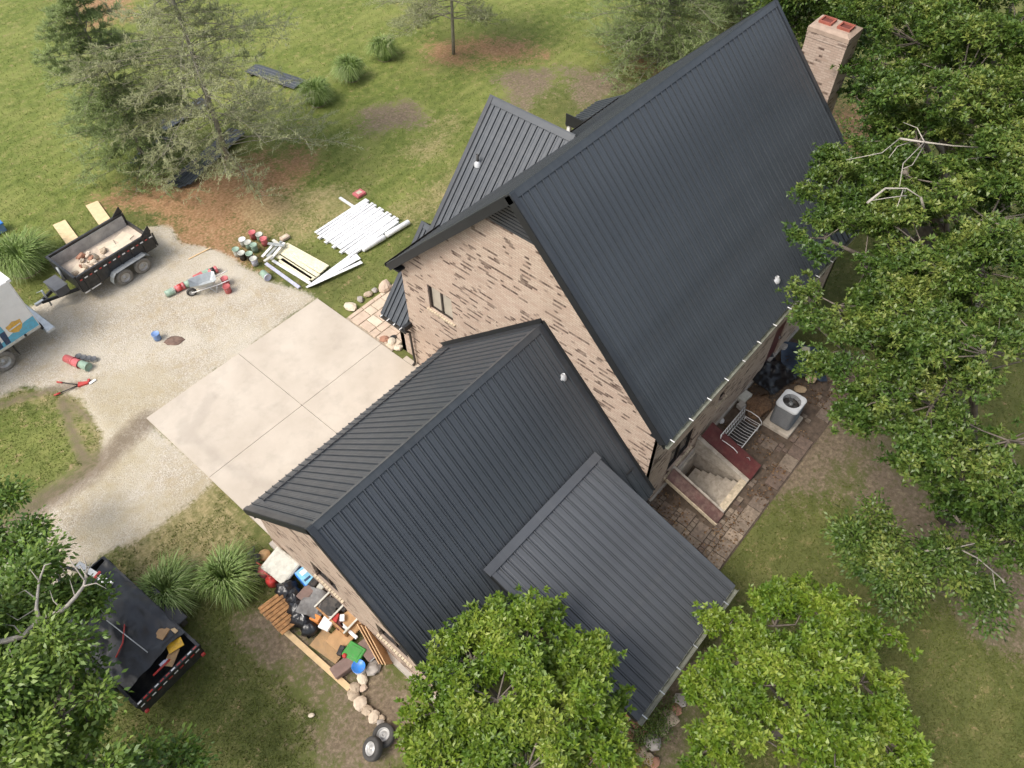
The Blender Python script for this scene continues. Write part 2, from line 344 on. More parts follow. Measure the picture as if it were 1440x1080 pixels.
def ground_mat(name, base='lawn'):
    """grass, bare earth, straw, gravel and mud mixed by the masks stored on the mesh"""
    m = N(name); v = m.coord(); at = m.n('ShaderNodeAttribute', attribute_name='mask'); sp = m.n('ShaderNodeSeparateColor'); m.l(at.outputs['Color'], sp.inputs[0])
    at2 = m.n('ShaderNodeAttribute', attribute_name='mask2'); sp2 = m.n('ShaderNodeSeparateColor'); m.l(at2.outputs['Color'], sp2.inputs[0])
    n1 = m.noise(v, .35, 5, .6); n2 = m.noise(v, 2.2, 6, .68); n3 = m.noise(v, 9, 5, .7); n4 = m.noise(v, 30, 4, .75)
    grass = m.ramp(n2, [(.30, (.062, .076, .020)), (.5, (.105, .120, .032)), (.70, (.165, .170, .056))])
    grass = m.mix(m.ramp(n1, [(.4, 0.), (.65, .8)]), grass, (.150, .158, .050))
    grass = m.mix(m.ramp(n3, [(.45, 0.), (.70, .4)]), grass, (.070, .080, .024)); grass = m.mix(m.ramp(n4, [(.5, .0), (.3, .5)]), grass, (.065, .074, .022))
    grass = m.mix(m.ramp(n4, [(.55, 0.), (.75, .55)]), grass, (.29, .27, .12))
    lg = m.ramp(n2, [(.3, (.090, .118, .026)), (.5, (.155, .190, .042)), (.7, (.215, .235, .065))]); lg = m.mix(m.ramp(n4, [(.42, 0.), (.70, .45)]), lg, (.075, .10, .024)); lg = m.mix(m.ramp(n1, [(.45, 0.), (.65, .7)]), lg, (.235, .25, .072)); grass = m.mix(sp2.outputs[1], grass, lg)
    wv = m.n('ShaderNodeTexWave', _Scale=.42, _Distortion=3.0, _Detail=3.0); wv.bands_direction = 'Y'; m.l(v, wv.inputs['Vector'])
    n5 = m.noise(v, .95, 6, .7); grass = m.mix(m.math('MULTIPLY', m.ramp(n5, [(.50, 0.), (.68, 1.)]), .30), grass, (.25, .21, .09)); grass = m.mix(m.math('MULTIPLY', m.ramp(n5, [(.44, 1.), (.32, 0.)]), .0), grass, (.1, .1, .1)); grass = m.mix(m.math('MULTIPLY', wv.outputs['Fac'], .22), grass, (.075, .095, .026))
    soil = m.ramp(n3, [(.3, (.19, .105, .052)), (.55, (.31, .180, .095)), (.75, (.40, .285, .175))])
    soil_b = m.ramp(n3, [(.3, (.105, .078, .052)), (.55, (.18, .138, .095)), (.75, (.27, .215, .15))])
    soil = m.mix(sp2.outputs[2], soil, soil_b)
    straw = m.ramp(n3, [(.3, (.24, .18, .085)), (.7, (.40, .325, .175))])
    vo = m.n('ShaderNodeTexVoronoi', _Scale=30.0, feature='F1'); m.l(v, vo.inputs['Vector'])
    vo2 = m.n('ShaderNodeTexVoronoi', _Scale=38.0, feature='F1'); m.l(v, vo2.inputs['Vector'])
    sepc = m.n('ShaderNodeSeparateColor'); m.l(vo.outputs['Color'], sepc.inputs[0])
    grav = m.ramp(sepc.outputs[0], [(0, (.33, .285, .215)), (.5, (.465, .41, .33)), (1, (.59, .535, .45))])
    grav = m.mix(m.ramp(vo.outputs['Distance'], [(.35, 0.), (.8, .6)]), grav, (.30, .25, .18))
    grav = m.mix(m.ramp(n2, [(.47, 0.), (.66, .8)]), grav, (.40, .325, .21)); grav = m.mix(m.ramp(n3, [(.52, 0.), (.72, .6)]), grav, (.27, .22, .145))
    grav = m.mix(m.ramp(n1, [(.40, 0.), (.62, .7)]), grav, (.53, .48, .395))
    def thr(mask, nz, w=.5, amp=.9):
        return m.ramp(m.math('ADD', mask, m.math('MULTIPLY', m.math('SUBTRACT', nz, .5), amp)), [(.5-w/2, 0.), (.5+w/2, 1.)])
    nn = m.math('ADD', m.math('MULTIPLY', n2, .5), m.math('MULTIPLY', n3, .5))
    k = m.mix(thr(sp.outputs[1], nn, .55, 3.6), grass, soil)
    k = m.mix(m.math('MULTIPLY', thr(sp.outputs[2], nn, .7, 3.2), .75), k, straw)
    k = m.mix(thr(sp.outputs[0], nn, .3, 1.6), k, grav)
    k = m.mix(m.math('MULTIPLY', m.math('MULTIPLY', thr(sp.outputs[2], nn, .7, 1.9), sp.outputs[0]), .7), k, m.mix(m.ramp(n3, [(.4, 0.), (.6, 1.)]), (.30, .25, .14), (.42, .36, .25)))
    k = m.mix(m.math('MULTIPLY', thr(sp2.outputs[0], nn, .7, 1.6), .8), k, (.16, .122, .088))
    m.col(k); m.set(.95, 0, .2)
    h = m.math('ADD', m.math('MULTIPLY', n3, .6), m.math('MULTIPLY', n4, .5)); h = m.math('SUBTRACT', h, m.math('MULTIPLY', m.math('MULTIPLY', vo.outputs['Distance'], sp.outputs[0]), .6))
    m.bump(h, .55, .05); return m.m
M['ground'] = ground_mat('lawn_and_earth')
M['gravel'] = ground_mat('limestone_gravel')

# ================================================================== GROUND
P2 = lambda pts: [G(x, y)[:2] for x, y in pts]
GRAVEL = P2([(-60, 470), (0, 455), (60, 425), (110, 412), (150, 380), (205, 318), (232, 316), (252, 345), (300, 350), (335, 372), (380, 398), (448, 417),
             (208, 590), (296, 672), (272, 692), (225, 735), (160, 768), (110, 800), (60, 840), (-60, 860), (-120, 800), (-60, 770), (10, 742), (90, 690), (138, 652), (150, 605), (120, 560), (70, 548), (30, 545), (-60, 580)])
HALO = P2([(205, 318), (240, 318), (258, 350), (245, 380), (215, 385)])
DIRT_R = [P2(p) for p in ([(150, 285), (230, 255), (320, 236), (430, 222), (440, 240), (395, 275), (400, 300), (340, 335), (330, 375), (280, 360), (245, 325), (215, 300)],
                          [(95, -30), (185, -30), (170, 22), (130, 30), (100, 15)], [(605, 62), (665, 60), (660, 92), (615, 90)],
                          [(885, 75), (935, 85), (925, 110), (885, 100)], [(1160, 160), (1215, 130), (1240, 190), (1180, 210)], [(655, 60), (720, 58), (760, 75), (690, 84)])]
DIRT_B = [P2(p) for p in ([(350, 862), (420, 885), (505, 960), (600, 990), (560, 1045), (490, 1030), (430, 985), (385, 920)],
                          [(1195, 635), (1260, 640), (1320, 700), (1330, 745), (1250, 730), (1205, 700)], [(1290, 720), (1460, 700), (1480, 880), (1400, 870), (1340, 800)],
                          [(800, 100), (850, 95), (885, 120), (865, 145), (810, 145)], [(715, 105), (765, 105), (775, 130), (735, 150)],
                          [(535, 160), (570, 155), (575, 175), (540, 180)], [(1040, 600), (1180, 560), (1240, 620), (1200, 690), (1100, 700)], [(860, 960), (1000, 930), (960, 1090), (850, 1090)])]
STRAW = [P2(p) for p in ([(585, 210), (640, 165), (655, 175), (600, 220)], [(560, 300), (640, 240), (660, 255), (585, 315)],
                         [(330, 290), (430, 260), (520, 260), (500, 300), (420, 330), (350, 320)], [(120, 528), (260, 500), (240, 560), (200, 600), (215, 640), (150, 700), (60, 745), (130, 640)], [(60, 770), (120, 720), (180, 730), (140, 790)],
                         [(200, 730), (290, 680), (350, 740), (340, 790), (250, 800), (170, 810)], [(0, 560), (120, 545), (140, 580), (60, 565)])]
LUSH = [P2(p) for p in ([(-300, -200), (960, -200), (900, 90), (760, 130), (640, 250), (520, 380), (440, 330), (330, 210), (180, 270), (60, 400), (-100, 420)], [(-100, 590), (30, 570), (95, 575), (110, 640), (60, 690), (-100, 760)], [(480, 440), (560, 360), (640, 300), (700, 300), (600, 420)])]
MUD = [(P2([(10, 745), (60, 705), (125, 665), (180, 615), (205, 592)]), .42), (P2([(-40, 585), (20, 562), (75, 546), (110, 542)]), .14),
       (P2([(88, 562), (98, 600), (115, 640), (130, 660)]), .18), (P2([(100, 570), (125, 590)]), .16)]
def masks(x, y):
    wob = (fbm(x, y, .5, 11, 5)-.5)*3.0
    g = np.maximum(sstep(-.5, .5, sdist(GRAVEL, x, y)+wob*.22), sstep(-.3, .3, sdist(HALO, x, y)))
    dr = np.zeros_like(x); db = np.zeros_like(x); st = np.zeros_like(x); lu = np.zeros_like(x); mu = np.zeros_like(x)
    for p in DIRT_R: dr = np.maximum(dr, sstep(-2.0, 1.4, sdist(p, x, y)+wob)*.84)
    for p in DIRT_B: db = np.maximum(db, sstep(-1.6, 1.0, sdist(p, x, y)+wob)*.86)
    for p in STRAW: st = np.maximum(st, sstep(-1.3, 1.0, sdist(p, x, y)+wob*.7)*.68)
    for p in LUSH: lu = np.maximum(lu, sstep(-2.5, 2.5, sdist(p, x, y)+wob)*.95)
    for p, w in MUD: mu = np.maximum(mu, sstep(w*2.1, w*.3, ldist(p, x, y)+wob*.06)*.8)
    return g, np.maximum(dr, db), st, mu, lu, (db > dr)*1.0
def set_masks(me, x, y):
    g, d, s, m_, lu, kb = masks(x, y); one = np.ones_like(x)
    for nm, arr in (('mask', (g, d, s, one)), ('mask2', (m_, lu, kb, one))):
        a = me.color_attributes.new(nm, 'FLOAT_COLOR', 'POINT'); a.data.foreach_set('color', np.stack(arr, 1).astype(np.float32).ravel())
def grid_mesh(name, xs, ys, z, keep=None):
    X, Y = np.meshgrid(xs, ys, indexing='ij'); nx, ny = X.shape; idx = np.arange(nx*ny).reshape(nx, ny)
    f = np.stack([idx[:-1, :-1], idx[1:, :-1], idx[1:, 1:], idx[:-1, 1:]], -1).reshape(-1, 4)
    V = np.stack([X.ravel(), Y.ravel(), z(X.ravel(), Y.ravel())], 1)
    if keep is not None:
        k = keep(V[:, 0], V[:, 1]).reshape(nx, ny); kf = (k[:-1, :-1] & k[1:, :-1] & k[1:, 1:] & k[:-1, 1:]).ravel(); f = f[kf]
        used = np.unique(f); rm = -np.ones(nx*ny, int); rm[used] = np.arange(len(used)); f = rm[f]; V = V[used]
    me = bpy.data.meshes.new(name); me.vertices.add(len(V)); me.vertices.foreach_set('co', V.astype(np.float32).ravel())
    me.loops.add(f.size); me.loops.foreach_set('vertex_index', f.astype(np.int32).ravel())
    me.polygons.add(len(f)); me.polygons.foreach_set('loop_start', np.arange(0, f.size, 4, dtype=np.int32)); me.polygons.foreach_set('use_smooth', np.ones(len(f), bool))
    me.update(); me.validate(); set_masks(me, V[:, 0], V[:, 1]); return me
BUMPS = lambda x, y: (fbm(x, y, .8, 31, 3)-.5)*.05
def hz(x, y):
    far = sstep(40, 140, np.hypot(x-8, y))*2.0
    return -.035 + np.minimum(BUMPS(x, y), .03) + far*(fbm(x, y, .03, 41)-.6)
xs = np.concatenate([np.linspace(-260, -15, 24)[:-1], np.arange(-15, 60, .22), np.linspace(60, 320, 24)[1:]])
ys = np.concatenate([np.linspace(-260, -36, 24)[:-1], np.arange(-36, 48, .22), np.linspace(48, 320, 24)[1:]])
PIT = (9.95, 11.85, -17.55, -15.75)       # cellar stair well, open below ground
gm = grid_mesh('ground', xs, ys, hz, lambda x, y: ~((x > PIT[0]-.1) & (x < PIT[1]+.1) & (y > PIT[2]-.1) & (y < PIT[3]+.1)))
ground = link('ground', gm, M['ground']); ground['kind'] = 'structure'; ground['label'] = 'lawn with bare earth and dry straw patches around the house'
gv = grid_mesh('gravel_drive', np.arange(-14, 10, .12), np.arange(-12, 14, .12), lambda x, y: hz(x, y)+.004+.042*sstep(.5, 1.0, masks(x, y)[0]),
               lambda x, y: (masks(x, y)[0] + (fbm(x, y, 2.5, 51)-.5)*.5 > .42))
gravel = link('gravel_drive', gv, M['gravel']); gravel['kind'] = 'structure'; gravel['label'] = 'pale limestone gravel drive beside the concrete apron'

# concrete apron: six cast slabs with open joints
CW, JX, JY, GY = 7.94, 4.026, -3.825, -7.46
apron = thing('concrete_driveway', 'pale concrete apron in front of the garage', None); apron['kind'] = 'structure'
TRACK = [P2([(258, 597), (262, 615), (285, 625), (320, 655), (375, 685), (430, 700)]), P2([(297, 560), (280, 590), (258, 620)])]
def slab(x0, x1, y0, y1):
    xs_ = np.linspace(x0+.008, x1-.008, 30); ys_ = np.linspace(y0+.008, y1-.008, 30); X, Y = np.meshgrid(xs_, ys_, indexing='ij')
    b = MB(); n = 30; b.add(np.stack([X.ravel(), Y.ravel(), np.full(X.size, .05)], 1).tolist(), [(i*n+j, (i+1)*n+j, (i+1)*n+j+1, i*n+j+1) for i in range(n-1) for j in range(n-1)])
    c = [(xs_[0], ys_[0]), (xs_[-1], ys_[0]), (xs_[-1], ys_[-1]), (xs_[0], ys_[-1])]
    b.add([(x, y, .05) for x, y in c]+[(x, y, -.1) for x, y in c], [(i, i+4, (i+1) % 4+4, (i+1) % 4) for i in range(4)])
    me = b.mesh('slab'); vx = np.array([v.co[0] for v in me.vertices]); vy = np.array([v.co[1] for v in me.vertices])
    w = np.zeros(len(vx))
    for t in TRACK: w = np.maximum(w, sstep(.3, .1, ldist(t, vx, vy)+(fbm(vx, vy, 2, 61)-.5)*.3)*.8)
    a = me.attributes.new('wear', 'FLOAT', 'POINT'); a.data.foreach_set('value', w.astype(np.float32))
    link('slab', me, M['concrete'], apron)
for x0, x1 in ((0, JX), (JX, CW)):
    for y0, y1 in ((JY, 0), (GY+.02, JY)): slab(x0, x1, y0, y1)
slab(-.55, 0, -8.0, -5.2) if False else None
slab(CW, 8.16, GY+.02, -5.0)
fl = MB().box((4, GY/2, -.02), (7.9, 7.3, .04)).build('joint_bed', M['bedding'], apron)

# ================================================================== HOUSE
house = thing('house', 'tan brick house with steep dark metal roofs, attached garage and lean-to', 'house', (8, -11, 0))
HL = Vector((8, -11, 0))
def hb(mb, name, mat, parent=None):
    mb.v = [(v[0]-HL.x, v[1]-HL.y, v[2]-HL.z) for v in mb.v]; return mb.build(name, mat, parent or house)
XW, XE, YF, YB = 8.19, 20.60, -5.50, -15.643       # main walls
RY, RZ, EZ, EF, EB, RX0, RX1 = -10.63, 10.54, 5.055, -5.23, -16.09, 7.865, 20.92
GX, GYR, GZR, GZE, GF, GBk = -.084, -11.511, 6.33, 2.08, -7.46, -15.56
def wall(O, U, Nn, u0, u1, top, holes=(), brk=(), thick=.22, z0=-.1):
    """flat wall with real openings; holes are (u0,u1,z0,z1)"""
    O, U, Nn = Vector(O), Vector(U), Vector(Nn); mb = MB(); us = sorted(set([u0, u1]+list(brk)+[h for q in holes for h in q[:2]]))
    pt = lambda u, z, d=0: O+U*u+Vector((0, 0, z))-Nn*d
    flip = U.cross(Vector((0, 0, 1))).dot(Nn) < 0
    def quad(a, b, c, d_): mb.add([a, b, c, d_], [(0, 1, 2, 3) if not flip else (3, 2, 1, 0)])
    for a, b in zip(us[:-1], us[1:]):
        hs = sorted([h for h in holes if h[0] <= a+1e-6 and h[1] >= b-1e-6], key=lambda h: h[2]); lo = z0
        for h in hs:
            quad(pt(a, lo), pt(b, lo), pt(b, h[2]), pt(a, h[2])); lo = h[3]
        quad(pt(a, lo), pt(b, lo), pt(b, top(b)), pt(a, top(a)))
        quad(pt(b, z0, thick), pt(a, z0, thick), pt(a, top(a), thick), pt(b, top(b), thick))
    for h in holes:
        a, b, c, d_ = h
        quad(pt(a, c), pt(b, c), pt(b, c, .15), pt(a, c, .15)); quad(pt(b, d_), pt(a, d_), pt(a, d_, .15), pt(b, d_, .15))
        quad(pt(a, d_), pt(a, c), pt(a, c, .15), pt(a, d_, .15)); quad(pt(b, c), pt(b, d_), pt(b, d_, .15), pt(b, c, .15))
    for u in (u0, u1): quad(pt(u, z0), pt(u, top(u)), pt(u, top(u), thick), pt(u, z0, thick))
    return mb
def window(O, U, Nn, h, panes=2, pmat='curtain', sill=True):
    O, U, Nn = Vector(O), Vector(U), Vector(Nn); a, b, c, d = h; pt = lambda u, z, dd=0: O+U*u+Vector((0, 0, z))-Nn*dd
    fr = MB()
    for p, q in (((a, c), (b, c)), ((a, d), (b, d)), ((a, c), (a, d)), ((b, c), (b, d))):
        s = .03; cu = lambda u: min(max(u, a+s), b-s); cz = lambda z: min(max(z, c+s), d-s)
        fr.beam(pt(cu(p[0]), cz(p[1]), .10), pt(cu(q[0]), cz(q[1]), .10), .06, .06, Nn)
    w = hb(fr, 'window', M['darkframe']); n = panes; wd = (b-a-.08)/n
    for i in range(n):
        ua = a+.04+i*wd; p = MB().add([pt(ua+.01, c+.04, .115), pt(ua+wd-.01, c+.04, .115), pt(ua+wd-.01, d-.04, .115), pt(ua+.01, d-.04, .115)], [(0, 1, 2, 3)])
        hb(p, 'pane', M[pmat], w)
        if i: hb(MB().beam(pt(ua, c+.06, .095), pt(ua, d-.06, .095), .07, .05, Nn), 'mullion', M['darkframe'], w)
    if sill:
        m = int((b-a+.2)/.105); mat = M['sillbrick']
        for i in range(m):
            u = a-.1+(i+.5)*(b-a+.2)/m
            hb(MB().beam(pt(u, c-.035+random.uniform(-.004, .004), .13), pt(u, c-.06, -.06-random.uniform(0, .012)), .09, .065), 'sill_brick', mat, w)
    return w
Z = (0, 0, 1)
gtop = lambda y: RZ-.12-abs(y-RY)*1.016
# main gable wall facing the garage; brick stops below the peak, dark siding above
SID = 9.05; win1 = (-7.80, -6.72, 3.78, 4.88)
brickt = lambda y: min(gtop(y), SID)
hb(wall((XW, 0, 0), (0, 1, 0), (-1, 0, 0), YB, YF, brickt, [win1], [RY-(RZ-.12-SID)/1.016, RY, RY+(RZ-.12-SID)/1.016]), 'gable_wall', M['brick'])
window((XW, 0, 0), (0, 1, 0), (-1, 0, 0), win1)
dy = (RZ-.12-SID)/1.016
sg = hb(MB().add([(XW+.02, RY-dy, SID), (XW+.02, RY+dy, SID), (XW+.02, RY, RZ-.1), (XW+.2, RY-dy, SID), (XW+.2, RY+dy, SID), (XW+.2, RY, RZ-.1)], [(0, 2, 1), (3, 4, 5), (0, 1, 4, 3)]), 'gable_siding', M['soffit'])
for i in range(11):
    z = SID+.04+i*.115; w_ = (RZ-.14-z)/1.016
    if w_ > .05: hb(MB().beam((XW+.005, RY-w_, z), (XW+.005, RY+w_, z), .03, .085, Z), 'siding_board', M['trim'], sg)
bw = [(9.68, 11.15, .75, 2.15), (12.5, 13.0, 1.75, 2.3), (16.3, 17.3, .15, 2.3), (14.4, 15.4, 3.3, 4.4)]
hb(wall((0, YB, 0), (1, 0, 0), (0, -1, 0), XW+.004, XE, lambda x: EZ+.35, bw), 'back_wall', M['brick'])
for h in bw[:2]: window((0, YB, 0), (1, 0, 0), (0, -1, 0), h, 2 if h[1]-h[0] > 1 else 1, 'glass')
window((0, YB, 0), (1, 0, 0), (0, -1, 0), bw[3], 2, 'glass')
dr = hb(MB().box((16.8, YB+.09, 1.22), (.98, .05, 2.13)), 'back_door', M['maroon']); hb(MB().box((17.2, YB+.05, 1.1), (.04, .05, .12)), 'handle', M['gal'], dr)
hb(wall((XE, 0, 0), (0, 1, 0), (1, 0, 0), YB, YF, gtop, [], [RY]), 'far_gable_wall', M['brick'])
hb(wall((0, YF, 0), (1, 0, 0), (0, 1, 0), XW+.004, XE, lambda x: EZ-.02), 'front_wall', M['brick'])
# garage walls
GS = (GZR-GZE)/4.395; ggt = lambda y: GZR-.12-abs(y-GYR)*GS
gw = [(-11.05, -9.95, 1.25, 2.25), (-13.85, -12.65, 1.25, 2.2)]
hb(wall((GX, 0, 0), (0, 1, 0), (-1, 0, 0), GBk, GF, ggt, gw, [GYR]), 'garage_gable_wall', M['brick'])
for h in gw: window((GX, 0, 0), (0, 1, 0), (-1, 0, 0), h, 2, 'glass')
gd = [(.8, 3.6, 0.0, 2.1), (4.4, 7.2, 0.0, 2.1)]
hb(wall((0, GF, 0), (1, 0, 0), (0, 1, 0), GX+.004, XW-.004, lambda x: 2.42, gd), 'garage_front_wall', M['brick'])
for a, b, c, d in gd:
    g = hb(MB().box(((a+b)/2, GF-.12, 1.05), (b-a, .03, 2.1)), 'garage_door', M['white_metal'])
    for i in range(4): hb(MB().bbox(((a+b)/2, GF-.10, .32+i*.51), (b-a-.06, .03, .47), .01), 'door_panel', M['white_metal'], g)
hb(wall((0, GBk, 0), (1, 0, 0), (0, -1, 0), GX+.004, XW-.004, lambda x: 2.40), 'garage_back_wall', M['brick'])
hb(MB().box((GX+.02, (GBk+GF)/2, .02), (.3, GF-GBk+.1, .3)), 'garage_foundation', M['foundation'])
hb(MB().box((14.4, YB+.02, .02), (12.3, .16, .3)), 'foundation', M['foundation'])

def slope(name, P0, e, d, width, w=.26, mat='roof', rib=.034, thick=.10, deckmat='trim'):
    """roof slope: deck plus ribbed panels; P0 upper corner, e unit along the ridge, d full vector down the slope"""
    P0, e, d = Vector(P0), Vector(e), Vector(d); n = e.cross(d).normalized()
    if n.z < 0: n = -n
    o = n*-.028; t = n*-thick; q = [P0+o, P0+o+e*width, P0+o+e*width+d, P0+o+d]
    dk = hb(MB().add(q+[x+t for x in q], [(0, 1, 2, 3), (7, 6, 5, 4), (0, 4, 5, 1), (1, 5, 6, 2), (2, 6, 7, 3), (3, 7, 4, 0)]), name, M[deckmat])
    k = max(1, round(width/w)); w = width/k; prof = [(0, -.018), (.014, -.018), (.022, rib), (.050, rib), (.058, -.018), (.078, -.018), (.084, 0), (w*.55-.014, 0), (w*.55, .007), (w*.55+.014, 0), (w-.003, 0), (w, -.018)]
    vs = [e*u+n*h for u, h in prof]; m = len(prof); mb = MB(); mb.add(vs+[x+d*1.004 for x in vs], [(i, i+1, m+i+1, m+i) for i in range(m-1)])
    mb.add([v for v in vs[1:5]], [(0, 1, 2, 3)]); mb.add([v+d*1.004 for v in vs[1:5]], [(3, 2, 1, 0)])
    me = mb.mesh('roof_panel'); me.materials.append(M[mat])
    for i in range(k):
        p = link('roof_panel', me, None, dk); p.location = P0+e*(w*i)-HL+n*random.uniform(0, .0025)
    return dk
def ridge_cap(name, A, B, s, w=.2, mat='capmetal', lift=.036):
    A, B = Vector(A), Vector(B); ax = (B-A).normalized(); sd = Vector((0, 0, 1)).cross(ax).normalized(); mb = MB()
    pr = [(-w, -w*s+lift), (-w*.97, -w*s+lift+.015), (-.03, -.03*s+lift+.018), (0, lift+.03), (.03, -.03*s+lift+.018), (w*.97, -w*s+lift+.015), (w, -w*s+lift)]
    a = [A+sd*x+Vector((0, 0, z)) for x, z in pr]; b = [B+sd*x+Vector((0, 0, z)) for x, z in pr]; m = len(pr)
    mb.add(a+b, [(i, i+1, m+i+1, m+i) for i in range(m-1)]+[tuple(range(m))[::-1], tuple(range(m, 2*m))])
    return hb(mb, name, M[mat])
def rake(A, B, e, depth=.2, mat='trim', par=None):
    """trim along a sloping roof edge; e points away from the roof"""
    A, B, e = Vector(A), Vector(B), Vector(e); n = (B-A).normalized().cross(e).normalized(); n = n if n.z > 0 else -n
    t = hb(MB().beam(A+n*.042-e*.07, B+n*.042-e*.07, .15, .016, n), 'rake_trim', M[mat])
    hb(MB().beam(A+e*.012-n*(depth/2-.03), B+e*.012-n*(depth/2-.03), .03, depth, n), 'fascia_board', M['soffit'], t)
    return t
W_ = RX1-RX0
slope('main_roof_back', (RX0, RY, RZ), (1, 0, 0), (0, EB-RY, EZ-RZ), W_)
slope('main_roof_front', (RX0, RY, RZ), (1, 0, 0), (0, EF-RY, EZ-RZ), W_)
ridge_cap('ridge_cap', (RX0-.02, RY, RZ), (RX1+.02, RY, RZ), 1.012, .14)
for x, e in ((RX0, -1), (RX1, 1)):
    rake((x, RY, RZ), (x, EB, EZ), (e, 0, 0), .24); rake((x, RY, RZ), (x, EF, EZ), (e, 0, 0), .24)
# soffit boxes under the overhang
for ye, s in ((EF, 1), (EB, -1)):
    hb(MB().add([(RX0, RY, RZ-.26), (XW, RY, RZ-.26), (XW, ye, EZ-.26), (RX0, ye, EZ-.26)], [(0, 1, 2, 3)]), 'soffit', M['soffit'])
    hb(MB().box(((RX0+RX1)/2, ye-s*.25, EZ-.06), (W_-.06, .5, .05)), 'eave_soffit', M['soffit'])
def gutter(P, Q, out, mat, r=.065, brackets=0, bmat='white'):
    P, Q, out = Vector(P), Vector(Q), Vector(out); pr = [(-r, r*.9), (-r, -r*.7), (-r*.6, -r), (r*.7, -r), (r, r*.2), (r, r*.9), (r*.86, r*.9), (r*.86, r*.2), (r*.6, -r*.85), (-r*.55, -r*.85), (-r*.86, -r*.6), (-r*.86, r*.9)]
    a = [P+out*x+Vector((0, 0, z)) for x, z in pr]; b = [Q+out*x+Vector((0, 0, z)) for x, z in pr]; m = len(pr); mb = MB()
    mb.add(a+b, [(i, (i+1) % m, m+(i+1) % m, m+i) for i in range(m)]+[tuple(range(m)), tuple(range(m, 2*m))])
    g = hb(mb, 'gutter', M[mat])
    for i in range(brackets):
        c = P.lerp(Q, (i+.25)/brackets); hb(MB().box(c+Vector((0, 0, r*1.0)), (.025, r*2.2, .015) if abs(out.y) > .5 else (r*2.4, .035, .02)), 'bracket', M[bmat], g)
    return g
gutter((RX0, EB-.075, EZ-.075), (RX1, EB-.075, EZ-.075), (0, -1, 0), 'gutter_moss', .065, 14, 'white')
gutter((RX0, EF+.075, EZ-.075), (RX1, EF+.075, EZ-.075), (0, 1, 0), 'gutter_dark', .065)
# garage roof
GX0 = -.282; gl = XW-GX0; GE_F, GE_B = GYR+4.395, GYR-4.469; GZB = GZR-4.469*GS
slope('garage_roof_front', (GX0, GYR, GZR), (1, 0, 0), (0, 4.395, GZE-GZR), gl-.01)
slope('garage_roof_back', (GX0, GYR, GZR), (1, 0, 0), (0, -4.469, GZB-GZR), gl-.01)
ridge_cap('garage_ridge_cap', (GX0-.02, GYR, GZR), (XW-.02, GYR, GZR), GS, .14)
rake((GX0, GYR, GZR), (GX0, GE_F, GZE), (-1, 0, 0), .2); rake((GX0, GYR, GZR), (GX0, GE_B, GZB), (-1, 0, 0), .2)
for ye, ze in ((GE_F, GZE), (GE_B, GZB)):         # flashing where the roof meets the brick
    A, B = Vector((XW-.10, GYR, GZR+.05)), Vector((XW-.10, ye, ze+.05)); nn = Vector((0, (1 if ye > GYR else -1)*GS, 1)).normalized()
    f_ = hb(MB().beam(A, B, .22, .02, nn), 'wall_flashing', M['trim']); hb(MB().beam(A+Vector((.085, 0, .10)), B+Vector((.085, 0, .10)), .02, .17, nn), 'upstand', M['soffit'], f_)
    hb(MB().add([(GX0, GYR, GZR-.22), (GX, GYR, GZR-.22), (GX, ye, ze-.2), (GX0, ye, ze-.2)], [(0, 1, 2, 3)]), 'soffit', M['soffit'])
sn = MB().beam((GX0+.45, GYR+4.395*.86, GZR+(GZE-GZR)*.86+.05), (XW-.25, GYR+4.395*.86, GZR+(GZE-GZR)*.86+.05), .05, .05, (0, GS, 1)); hb(sn, 'snow_guard', M['trim'])
hb(MB().box(((GX0+XW)/2, GE_F-.2, GZE-.10), (gl-.1, .42, .04)), 'eave_soffit', M['soffit']); hb(MB().box(((GX0+XW)/2, GE_B+.22, GZB-.10), (gl-.1, .42, .04)), 'eave_soffit', M['soffit'])
gutter((GX0+.02, GE_B-.07, GZB-.07), (XW-.25, GE_B-.07, GZB-.07), (0, -1, 0), 'gutter_dark')
hb(MB().beam((7.72, GYR-3.72, GZR-3.72*GS+.05), (8.06, GYR-3.72, GZR-3.72*GS+.05), .035, .05), 'diverter', M['soffit'])
# lean-to roof behind the garage
SX0, SX1, SY0, SZ0, SY1, SZ1 = 2.495, 7.144, -14.46, 3.66, -19.396, 2.07
slope('lean_to_roof', (SX0, SY0, SZ0), (1, 0, 0), (0, SY1-SY0, SZ1-SZ0), SX1-SX0, .27, 'shedroof')
hb(MB().beam((SX0-.06, SY0-.02, SZ0+.05), (SX1+.06, SY0-.02, SZ0+.05), .26, .025, (0, -.3, 1)), 'lean_to_flashing', M['shedroof'])
for x, e in ((SX0, -1), (SX1, 1)): rake((x, SY0, SZ0), (x, SY1, SZ1), (e, 0, 0), .18, 'shedroof')
gutter((SX0, SY1-.08, SZ1-.06), (SX1, SY1-.08, SZ1-.06), (0, -1, 0), 'gutter_moss', .07, 6, 'gal')
for x in (SX0+.15, (SX0+SX1)/2, SX1-.15): hb(MB().box((x, SY1+.3, .97), (.11, .11, 2.06)), 'lean_to_post', M['oldwood'])
hb(MB().box(((SX0+SX1)/2, SY1+.3, 1.99), (SX1-SX0-.1, .09, .16)), 'lean_to_beam', M['oldwood'])
